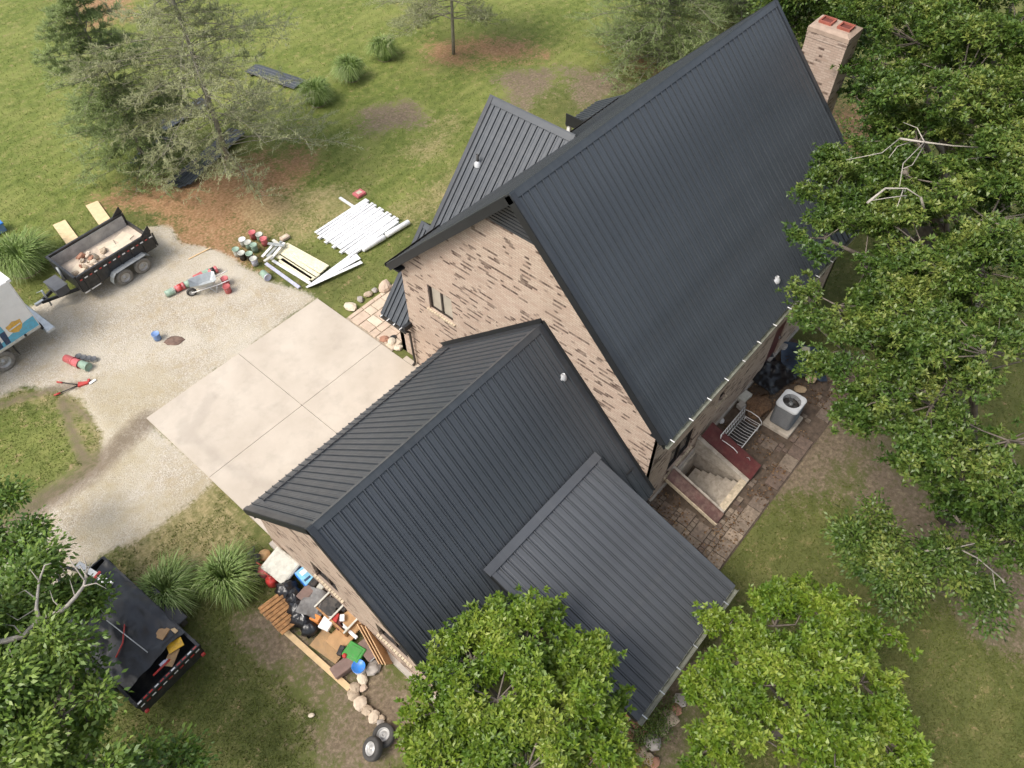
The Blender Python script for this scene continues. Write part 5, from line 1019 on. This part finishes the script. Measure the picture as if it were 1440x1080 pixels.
# ------------------------------------------------------------------ white gutters, planks and offcuts on the lawn
def gut_mesh(L=3.05):
    pr = [(-.075, 0), (-.062, .075), (.062, .075), (.075, .0), (.05, .0), (.045, .06), (-.045, .06), (-.05, 0)]; n = len(pr)
    return MB().add([(x0, a, z) for x0 in (-L/2, L/2) for a, z in pr], [(i, (i+1) % n, n+(i+1) % n, n+i) for i in range(n)]+[tuple(range(n))[::-1], tuple(range(n, 2*n))]).mesh('gutter_length')
gme = gut_mesh(); gme.materials.append(M['vinyl'])
for i in range(15):
    t = i/14; y_ = 3.18-2.28*t; x_ = 12.02-.45*t*0+.06*math.sin(i*2.1)-.05*(i % 3); o = link('gutter_length', gme, None, None, (x_, y_, .03+random.uniform(0, .012)), (0, 0, R(random.uniform(-1.2, 1.2)+1.5))); tag(o, 'white gutter length lying in the wide row on the lawn', 'gutter', 'white gutter lengths laid out on the lawn')
plank('gutter_offcut', 'white offcut poking out across the head of the gutter row', 'gutter', (478, 279), (501, 294), .12, .07, 'vinyl', .02)
plank('gutter_offcut', 'short white stub under the end of the gutter row', 'gutter', (530, 315), (542, 320), .08, .05, 'vinyl', .02)
for a, b, lab in (((510, 351), (541, 333), 'white rolled tube closest to the concrete apron'), ((543, 331), (575, 312), 'white rolled tube closest to the house')):
    p, q = G3(*a, .12), G3(*b, .12); c = (p+q)/2; u = (q-p).normalized(); o = MB().tube([p-c, p-c+u*.03, q-c-u*.03, q-c], [.10, .125, .125, .10], 14).build('rolled_tube', M['vinyl'], None, c); tag(o, lab, 'tube', 'white rolled tubes on the lawn')
for i in range(8):
    a = (431+i*1.2, 404.5-i*.5); b = (499+i*1.5, 354.5+i*1.7+(3 if i > 5 else 0)); plank('vinyl_strip', 'long white vinyl strip in the fan beside the concrete apron', 'strip', a, b, .09, .018, 'vinyl', .02+.02*i, .02+.012*i, 'fan of white vinyl strips')
for i, (a, b) in enumerate((((402, 344.5), (460, 376.6)), ((397, 350), (453, 383)), ((392, 354.5), (447, 389)), ((391, 360), (442, 392.5)), ((395, 366), (437, 394)), ((404, 350), (456, 380)))): plank('cream_plank', 'pale cream plank in the stack between pails and vinyl strips', 'plank', a, b, .24, .05, 'cream', .06 if i < 5 else .115, None, 'stack of cream planks')
plank('white_channel', 'long white channel lying alongside the cream planks', 'channel', (384, 367), (436, 399), .12, .05, 'vinyl', .02); plank('grey_channel', 'long lilac grey channel lying at the gravel edge', 'channel', (374, 371), (421, 405), .14, .05, 'lilac_grey', .02)
for i, (a, b, m) in enumerate((((369, 362), (388, 341), 'white'), ((376, 362), (396, 340), 'gal'), ((381, 365), (400, 342), 'white'), ((384, 338), (396, 347), 'offwhite'), ((377, 343), (400, 346), 'gal'), ((372, 368), (383, 360), 'offwhite'))): plank('metal_offcut', 'silver white offcut piled across the head of the cream planks', 'offcut', a, b, .12, .05, m, .12+.05*i, None, 'offcuts across the cream planks')
for px, py, s_, m, lab in ((400, 333, (.42, .26, .12), 'flag_pink', 'small pale box on the lawn beside the offcuts'), (505, 271, (.5, .42, .12), 'pink_red', 'faded red flat case lying on the lawn beyond the gutters')):
    o = thing('flat_case', lab, 'case', (*G(px, py, .1)[:2], .0), ang((px, py), (px+10, py-6))); MB().bbox((0, 0, s_[2]*.35), (s_[0], s_[1], s_[2]*.7), .02).build('base', M[m], o); MB().bbox((0, 0, s_[2]*.87), (s_[0]*.98, s_[1]*.98, s_[2]*.3), .02).build('lid', M[m], o); MB().bbox((.0, 0, s_[2]*1.05), (s_[0]*.5, s_[1]*.5, .012), .004).build('top_label', M['flag_pale'], o)
# stacked dark roofing sheets under the pines
def roof_sheet(L, w=.92):
    pr = []; n = 4
    for i in range(n): u = -w/2+i*w/n; pr += [(u, 0), (u+.02, .02), (u+.05, .02), (u+.07, 0)]
    pr.append((w/2, 0)); m = len(pr); return MB().add([(x, a, z) for x in (-L/2, L/2) for a, z in pr], [(i, i+1, m+i+1, m+i) for i in range(m-1)])
for k, (c, L, a, lab, zoff) in enumerate((((10.7, 11.6), 5.0, R(17), 'dark ribbed roofing sheet in the long stack leading to the airy pine', 3), ((11.7, 15.7), 3.9, R(6), 'dark ribbed roofing sheet in the stack between the two pines', 2), ((17.5, 15.0), 3.6, R(-80), 'dark ribbed roofing sheet in the stack nearest the row of grass clumps', 2), ((9.2, 14.2), 2.4, R(30), 'dark ribbed roofing sheet half hidden below the bluish pine', 2))):
    for i in range(zoff):
        o = roof_sheet(L-.25*i, .92).build('roofing_sheet', M['capmetal'], None, (c[0]+.05*i, c[1]-.12*i, .10+.045*i), (0, 0, a+.02*i)); tag(o, lab+(', topmost' if i == zoff-1 else ', lower'), 'roofing sheet', 'stacks of leftover roofing sheets')
    for s_ in (-.35, .0, .3):
        o = MB().box((0, 0, 0), (.09, 1.1, .09)).build('timber_skid', M['dark'], None, (c[0]+s_*L*math.cos(a), c[1]+s_*L*math.sin(a), .05), (0, 0, a)); tag(o, 'dark timber skid under the stacked roofing sheets', 'timber', 'skids under the roofing sheets')

# ------------------------------------------------------------------ covered trailer, lower left
ct = thing('covered_trailer', 'black trailer heaped with junk under a black mesh tarp', 'trailer', (-4.72, -6.85, 0), R(4))
W2, L2_ = 1.0, 2.2
MB().box((0, 0, .58), (2*W2, 2*L2_, .08)).build('deck', M['black_metal'], ct)
for s_ in (-1, 1):
    w = MB().box((s_*W2, 0, .85), (.05, 2*L2_, .55)).build('side_wall', M['black_metal'], ct); MB().beam((s_*W2, -L2_, 1.14), (s_*W2, L2_, 1.14), .08, .06).build('top_rail', M['black_metal'], w)
    for i in range(6): MB().box((s_*(W2+.035), -L2_+.2+i*.8, .86), (.05, .06, .52)).build('stake', M['black_metal'], w)
    MB().bbox((s_*(W2+.2), -.2, .72), (.34, 1.75, .05), .02).build('fender', M['black_metal'], ct)
    for y_ in (-.62, .24): wheel(ct, (s_*(W2+.2), y_, .34), .34, .2, 'X', 'rubber', s_)
    MB().beam((s_*.6, L2_, .52), (s_*.05, L2_+1.3, .52), .07, .12).build('tongue_arm', M['black_metal'], ct)
tg = MB().box((0, -L2_-.02, .86), (2*W2, .05, .56)).build('tailgate', M['black_metal'], ct); MB().beam((-W2-.04, -L2_-.03, 1.16), (W2+.04, -L2_-.03, 1.16), .09, .08).build('tailgate_rail', M['black_metal'], tg)
for i in range(11): MB().box((-W2+.1+i*.18, -L2_-.052, 1.0), (.12, .006, .05)).build('reflector', M['red' if i % 2 else 'white'], tg); 
for i in range(11): MB().box((-W2+.1+i*.18, -L2_-.03, 1.204), (.12, .04, .004)).build('reflector', M['white' if i % 3 == 0 else 'red'], tg)
for s_ in (-1, 1): MB().lathe([(.001, 0), (.06, .0), (.06, .06)], (s_*(W2-.06), -L2_-.12, .68), 10, 'Y').build('tail_lamp', M['red'], tg)
MB().box((0, L2_+.02, .86), (2*W2, .05, .56)).build('front_wall', M['black_metal'], ct); MB().beam((0, L2_+1.2, .53), (0, L2_+1.55, .53), .11, .1).build('coupler', M['gal'], ct); MB().tube([(0, L2_+1.05, .1), (0, L2_+1.05, .95)], .04, 8).build('jack', M['gal'], ct)
tp_ = sheet(1.92, 3.7, 44, .34, 12, lambda X, Y: 1.02+.42*np.cos(np.clip(X/1.0, -1, 1)*1.35)*np.clip(1.25-np.abs(Y)/2.1, 0, .8)).build('mesh_tarp', M['meshtarp'], None, (-4.72+.03, -6.75, .0), (0, 0, R(4))); tag(tp_, 'black mesh tarp stretched over the junk trailer load', 'tarp')
def on_ct(x, y_, z): c, s_ = math.cos(R(4)), math.sin(R(4)); return (-4.72+x*c-y_*s_, -6.85+x*s_+y_*c, z)
def ctp(name, lab, cat, mb, mat): o = mb.build(name, M[mat], None, (-4.72, -6.85, 0), (0, 0, R(4))); return tag(o, lab, cat)
ctp('ratchet_strap', 'red strap tied diagonally across the mesh tarp', 'strap', MB().tube([(-.55, -.9, 1.50), (-.2, -.75, 1.56), (.15, -.35, 1.56), (.4, .0, 1.46)], .022, 5), 'red')
ctp('ratchet_strap', 'red strap near the tailgate of the covered trailer', 'strap', MB().tube([(-.25, -1.95, 1.22), (.05, -1.98, 1.27), (.3, -1.95, 1.2)], .03, 5), 'red')
ctp('metal_pole', 'dull metal pole lying over the mesh tarp', 'pole', MB().tube([(.05, -1.45, 1.46), (-.08, .1, 1.64)], .016, 5), 'gal')
ctp('yellow_panel', 'bright yellow panel sticking up beside the trailer tailgate', 'panel', MB().bbox((.62, -1.78, 1.28), (.42, .28, .03), .01, -.3), 'yellow')
ctp('cardboard_piece', 'brown cardboard piece tucked below the yellow panel', 'cardboard', MB().bbox((.36, -1.93, 1.2), (.5, .26, .03), .01, .5), 'card')
ctp('cardboard_piece', 'orange brown cardboard showing through the tarp edge', 'cardboard', MB().bbox((.62, -1.2, 1.26), (.34, .3, .05), .01, .3), 'panelwood')
ctp('lumber', 'white painted board tied along the trailer side near its tongue', 'lumber', MB().beam((.62, 1.05, 1.42), (.42, 2.45, 1.36), .17, .05), 'white')
ctp('lumber', 'tan lumber length lying along the trailer rail', 'lumber', MB().beam((.88, -1.5, 1.22), (.80, .4, 1.24), .10, .06), 'wood')
ctp('lumber', 'short orange tan board against the rear rail of the trailer', 'lumber', MB().beam((.80, -.9, 1.30), (.74, -.1, 1.32), .13, .05), 'panelwood')
ctp('red_tie', 'red rag tied around the white board', 'rag', MB().bbox((.55, 1.62, 1.45), (.26, .08, .04), .01, .2), 'red'); ctp('red_tie', 'red rag tied around the tan lumber', 'rag', MB().bbox((.80, -.55, 1.36), (.30, .07, .04), .01, .5), 'red')
ctp('clear_bottle', 'clear plastic bottle among junk by the tailgate', 'bottle', MB().lathe([(.001, -.1), (.05, -.1), (.05, .06), (.02, .1), (.02, .14)], (.12, -1.9, 1.24), 10, 'X'), 'lilac_grey')

# ------------------------------------------------------------------ junk along the garage wall
JP = 'junk piled along the garage wall'
def jb(name, lab, cat, px, py, z, r, seed, mat='blackbag', sq=(1, .85, .7), amp=.4):
    g = G3(px, py, z+r*sq[2]); o = blob(r, seed, amp, 20, 12, 3.2, sq).build(name, M[mat], None, (g.x, g.y, z+r*sq[2]*.85), (0, 0, seed)); return tag(o, lab, cat, JP)
for px, py, z, r, sd_, lab in ((402, 828, 0, .36, 201, 'bulging black bin bag behind the slatted wood panel'), (414, 838, .1, .30, 202, 'black bin bag beside the grey blanket'), (425, 868, 0, .36, 203, 'flattened black bin bag closest to the long plank'), (437, 880, 0, .32, 204, 'small black bin bag next to the cardboard sheet'), (418, 852, 0, .36, 205, 'sagging black bin bag in the middle of the heap')): jb('bin_bag', lab, 'bin bag', px, py, z, r, sd_)
o = sheet(.85, .75, 20, .25, 21, fq=2.4).build('grey_blanket', M['grey_cloth'], None, (*G(441, 848, .5)[:2], .42), (.1, 0, .4)); tag(o, 'crumpled grey blanket draped on the junk heap', 'blanket', JP)
mt = thing('white_mattress', 'off white foam mattress panel leaning at the garage corner', 'mattress', (*G(394, 789, .55)[:2], .12), R(3), JP); mt.rotation_euler = (R(12), R(-14), R(4)); MB().bbox((0, 0, .32), (.8, .95, .12), .03).build('foam', M['offwhite'], mt); MB().bbox((0, 0, .385), (.7, .85, .02), .01).build('quilting', M['offwhite'], mt)
MB().box((0, 0, .08), (.5, .6, .36)).build('support_crate', M['card'], mt)
bp = thing('blue_package', 'bright blue printed package on top of the heap by the wall', 'package', (*G(430, 808, .55)[:2], .25), R(-4), JP); MB().bbox((0, 0, .15), (.45, .62, .28), .03).build('carton', M['blue'], bp); MB().bbox((0, 0, .295), (.40, .56, .012), .004).build('printed_top', M['skyprint'], bp); MB().bbox((.02, .12, .304), (.25, .16, .006), .002).build('white_print', M['white'], bp); MB().bbox((-.04, -.14, .304), (.22, .08, .006), .002).build('dark_print', M['navy'], bp)
for px, py, r, m, lab in ((370, 799, .19, 'pink_red', 'faded red ball shaped gas can at the grass clump'), (380, 813, .17, 'red', 'bright red gas can beside the bin bags')):
    g = G3(px, py, .35); o = thing('gas_can', lab, 'gas can', (g.x, g.y, 0), .5, JP); MB().lathe([(.001, 0), (r, .0), (r*1.05, .05), (r*1.05, .26), (r*.8, .34), (r*.3, .37), (r*.28, .42), (.001, .42)], (0, 0, 0), 16).build('body', M[m], o); MB().tube([(0, 0, .40), (.05, .1, .46), (.08, .22, .5)], .02, 6).build('spout', M['red'], o)
for i, (a, b, m, lab) in enumerate((((350, 815), (352, 776), 'acgrey', 'grey rolled liner leaning in the fountain grass'), ((357, 818), (357, 768), 'black', 'black pipe standing in the rolled liners'), ((362, 812), (362, 780), 'dark', 'dark rolled liner closest to the red gas can'))):
    p, q = G3(*a, .12), G3(*b, .30); c = (p+q)/2; o = MB().tube([p-c, (p+q)/2-c+Vector((0, 0, .03)), q-c], [.10 if i != 1 else .04]*3, 10).build('rolled_liner', M[m], None, c); tag(o, lab, 'roll', JP)
o = blob(.2, 221, .25, 16, 10, 2, (1.2, 1, .4)).build('cushion', M['panelwood'], None, (*G(370, 780, .2)[:2], .14)); tag(o, 'orange tan cushion behind the rolled liners', 'cushion', JP)
# slatted wood panel, each slat a part
sp_ = thing('slatted_panel', 'brown slatted wood panel propped at the heap edge', 'wood panel', (*G(391, 862, .3)[:2], 0), R(2), JP)
sp_.rotation_euler = (R(10), R(16), R(3))
for i in range(9): MB().bbox((.012*math.sin(i*5), -.52+i*.125, .34+.014*math.sin(i*2)), (.90+.03*math.sin(i*3), .108, .04), .01, .015*math.sin(i*7)).build('slat', M['oldwood'], sp_)
for x in (-.3, .3): MB().box((x, -.03, .30), (.07, .98, .05)).build('batten', M['oldwood'], sp_)
MB().box((.0, 0, .13), (.6, .7, .26)).build('packing_box', M['dark'], sp_)
plank('timber_plank', 'long pale timber plank lying on bare earth beside the junk', 'plank', (397, 884), (492, 969), .17, .05, 'wood', .02)
# drawer like crate with white frame
dc = thing('open_crate', 'open wooden crate full of household junk with pale frame', 'crate', (*G(478, 858, .5)[:2], 0), R(2), JP)
for c, s_ in (((0, .62, .34), (.78, .05, .4)), ((0, -.62, .34), (.78, .05, .4)), ((-.38, 0, .34), (.05, 1.2, .4)), ((.38, 0, .34), (.05, 1.2, .4)), ((0, 0, .16), (.74, 1.2, .04))): MB().box(c, s_).build('crate_board', M['oldwood'], dc)
for y_ in (-.62, 0, .62): MB().beam((-.42, y_, .57), (.42, y_, .57), .05, .04).build('pale_rail', M['offwhite'], dc)
def ji(name, lab, cat, px, py, size, mat, z, rz=0, **k): return item(name, lab, cat, px, py, size, mat, rz, z, JP, **k)
ji('dark_case', 'black electronics case inside the open crate', 'case', 484, 846, (.5, .36, .18), 'black', .36, .2); ji('white_tray', 'white plastic tray of clutter beside red packets', 'tray', 459, 875, (.42, .34, .10), 'white', .40, .3)
ji('red_packet', 'crumpled red packet on the open crate', 'packet', 470, 868, (.28, .22, .10), 'red', .42, .5); ji('red_packet', 'dark red box wedged beside the white tray', 'packet', 476, 876, (.22, .34, .10), 'maroon', .36, -.3)
ji('white_packet', 'white packet lying among the red packets', 'packet', 481, 868, (.2, .14, .08), 'white', .50, .8); ji('brown_case', 'brown leather case between blue package and blanket', 'case', 430, 833, (.5, .34, .22), 'brown_box', .30, .1)
ji('orange_box', 'small orange box standing among black bags', 'box', 443, 868, (.2, .3, .24), 'orange', .25, .3); ji('white_jug', 'white plastic jug behind the blue package', 'jug', 451, 824, (.2, .2, .26), 'offwhite', .30, .2)
ji('speaker_box', 'small black speaker box by the blue package', 'box', 441, 818, (.3, .24, .26), 'black', .3, .2); ji('picture_frame', 'dark framed panel leaning on the grey blanket', 'frame', 462, 852, (.55, .5, .05), 'dark', .48, .5)
o = plank('metal_tube', 'thin chrome tube poking out of the black bags', 'tube', (421, 858), (430, 872), .03, .03, 'white', .55, .35)
ji('cardboard_sheet', 'tan cardboard sheet lying in front of the crate', 'cardboard', 463, 908, (.60, 1.0, .03), 'card', .03, R(8)); ji('wooden_box_lid', 'tan wooden lid lying against the crate', 'lid', 478, 898, (.62, .62, .06), 'panelwood', .16, R(4)); ji('wood_offcut', 'tan board inside the pale frame', 'board', 494, 874, (.40, .7, .05), 'panelwood', .38, R(3))
ji('white_bar', 'white bar lying beside the wooden lid', 'bar', 490, 886, (.10, .7, .06), 'white', .40, R(2)); 
gt = thing('green_tote', 'bright green plastic tote lid beside the brown boxes', 'tote', (*G(498, 917, .3)[:2], 0), R(12), JP); MB().bbox((0, 0, .15), (.40, .5, .3), .03).build('tub', M['green'], gt); MB().bbox((0, 0, .32), (.46, .56, .05), .02).build('lid', M['green'], gt); MB().bbox((0, 0, .35), (.3, .4, .02), .008).build('lid_panel', M['green'], gt)
for px, py, rz, lab in ((516, 913, R(-6), 'brown storage box between green tote and leaning panels'), (481, 937, R(80), 'brown storage box at the end of the long plank')):
    o = thing('storage_box', lab, 'box', (*G(px, py, .3)[:2], 0), rz, JP); MB().bbox((0, 0, .13), (.32, .60, .26), .02).build('base', M['brown_box'], o); MB().bbox((0, 0, .28), (.36, .64, .05), .015).build('lid', M['brown_box'], o); MB().box((0, -.325, .24), (.3, .01, .06)).build('edge_strip', M['white'], o)
can(504, 937, 'white', 'blue', 'white pail with bright blue lid by the green tote', JP, None, .19, .34); ji('red_jar', 'small red plastic jar standing on the brown box', 'jar', 484, 921, (.12, .12, .10), 'red', .3, .3, b=.04); ji('black_tool', 'black plastic tool between cardboard and green tote', 'tool', 479, 914, (.28, .16, .14), 'black', .2, .4)
for i in range(3):
    p, q = G3(507+4*i, 872+3*i, .75), G3(538+3*i, 928+2*i, .55); c = (p+q)/2; o = MB().beam(p-c, q-c, .03, .62, (-.5, 0, 1)).build('leaning_plywood', M['panelwood'], None, (c.x+.04*i, c.y, .36)); tag(o, 'tall tan plywood sheet leaning on the garage wall', 'plywood', 'wood panels leaning on the garage wall')

# stones, tyres and bed near the lean-to
for i, (px, py, r, m) in enumerate(((510, 955, .17, 'flag_pale'), (525, 940, .22, 'stone_grey'), (499, 968, .17, 'stone'), (511, 968, .12, 'flag_pink'), (497, 979, .18, 'stone'), (507, 990, .2, 'flag_tan'), (517, 1000, .17, 'stone'), (526, 1009, .17, 'flag_tan'), (537, 1010, .09, 'stone'), (536, 1019, .14, 'stone_grey'), (438, 1006, .08, 'flag_pale'))): rock('stone', 'rounded %s stone in the line running from the junk to the tyres' % dict(flag_pale='pale', stone_grey='grey', stone='brown', flag_pink='pinkish', flag_tan='tan')[m], 'rock', px, py, r, m, 300+i, None, (1.1, .9, .55), 'line of stones beside the garage')
for i, (px, py, r, m) in enumerate(((955, 986, .2, 'stone_grey'), (950, 998, .19, 'stone_red'), (940, 1011, .24, 'stone'), (931, 1023, .2, 'stone'), (917, 1044, .25, 'stone_grey'), (870, 1021, .24, 'stone_grey'), (881, 1036, .17, 'stone_red'), (887, 1031, .12, 'stone'), (876, 1038, .14, 'stone'), (890, 1052, .2, 'stone_red'), (895, 1066, .17, 'flag_pink'), (912, 1068, .18, 'stone'), (920, 1072, .16, 'stone_red'), (883, 1009, .09, 'white'), (895, 1016, .18, 'stone_red'), (905, 1030, .12, 'stone_red'), (903, 1056, .13, 'stone'), (862, 1008, .2, 'stone_red'))): rock('stone', 'rough %s stone edging the bed below the lean-to gutter' % dict(stone_grey='grey', stone_red='rusty red', stone='tan', flag_pink='pinkish', white='small white')[m], 'rock', px, py, r, m, 330+i, None, (1.1, .9, .55), 'stones below the lean-to gutter')
for px, py, z, tilt, lab in ((524, 1053, .25, R(38), 'spare wheel leaning over the other one beside the bright tree'), (540, 1034, .13, R(8), 'spare wheel lying flat under the leaning one')):
    g = G3(px, py, z); o = thing('spare_wheel', lab, 'wheel', (g.x, g.y, z), R(200), 'spare wheels by the bright tree'); o.rotation_euler = (tilt, 0, R(235)); r, w = .31, .2
    ty = MB().lathe([(r*.58, -w/2), (r*.8, -w*.52), (r*.95, -w*.46), (r, -w*.3), (r, w*.3), (r*.95, w*.46), (r*.8, w*.52), (r*.58, w/2), (r*.56, 0)], (0, 0, 0), 26, 'Z', True, True).build('tyre', M['rubber'], o)
    MB().lathe([(r*.6, w*.45), (r*.56, w*.47), (r*.5, w*.2), (r*.4, w*.12), (r*.3, w*.25), (r*.16, w*.28), (r*.12, w*.3), (r*.1, w*.1), (.001, w*.1)], (0, 0, 0), 22).build('rim', M['rim'], o)
bush = [LB(868, 1058, .3, .35, .5), LB(880, 1075, .3, .35, .5), LB(858, 1040, .25, .25, .5)]
M['autumn'] = leaf_mat('golden_leaf', [(0, (.12, .14, .02)), (.5, (.36, .26, .03)), (1, (.48, .20, .03))]); tree('golden_shrub', 'low golden orange shrub at the foot of the bright tree', 'shrub', (*G(868, 1064)[:2], 0), bush, 50, 40, .06, M['autumn'], M['bark'], .015, .10, .6, .55)
weed = [LB(925, 1035, .25, .3, .4), LB(900, 1040, .2, .2, .4), LB(930, 1000, .2, .35, .4), LB(915, 1010, .2, .25, .4)]
tree('weed_patch', 'low dark weeds growing among stones below the gutter', 'plant', (*G(920, 1020)[:2], 0), weed, 60, 30, .06, M['oakleaf'], M['bark'], .01, .12, .5, .5)
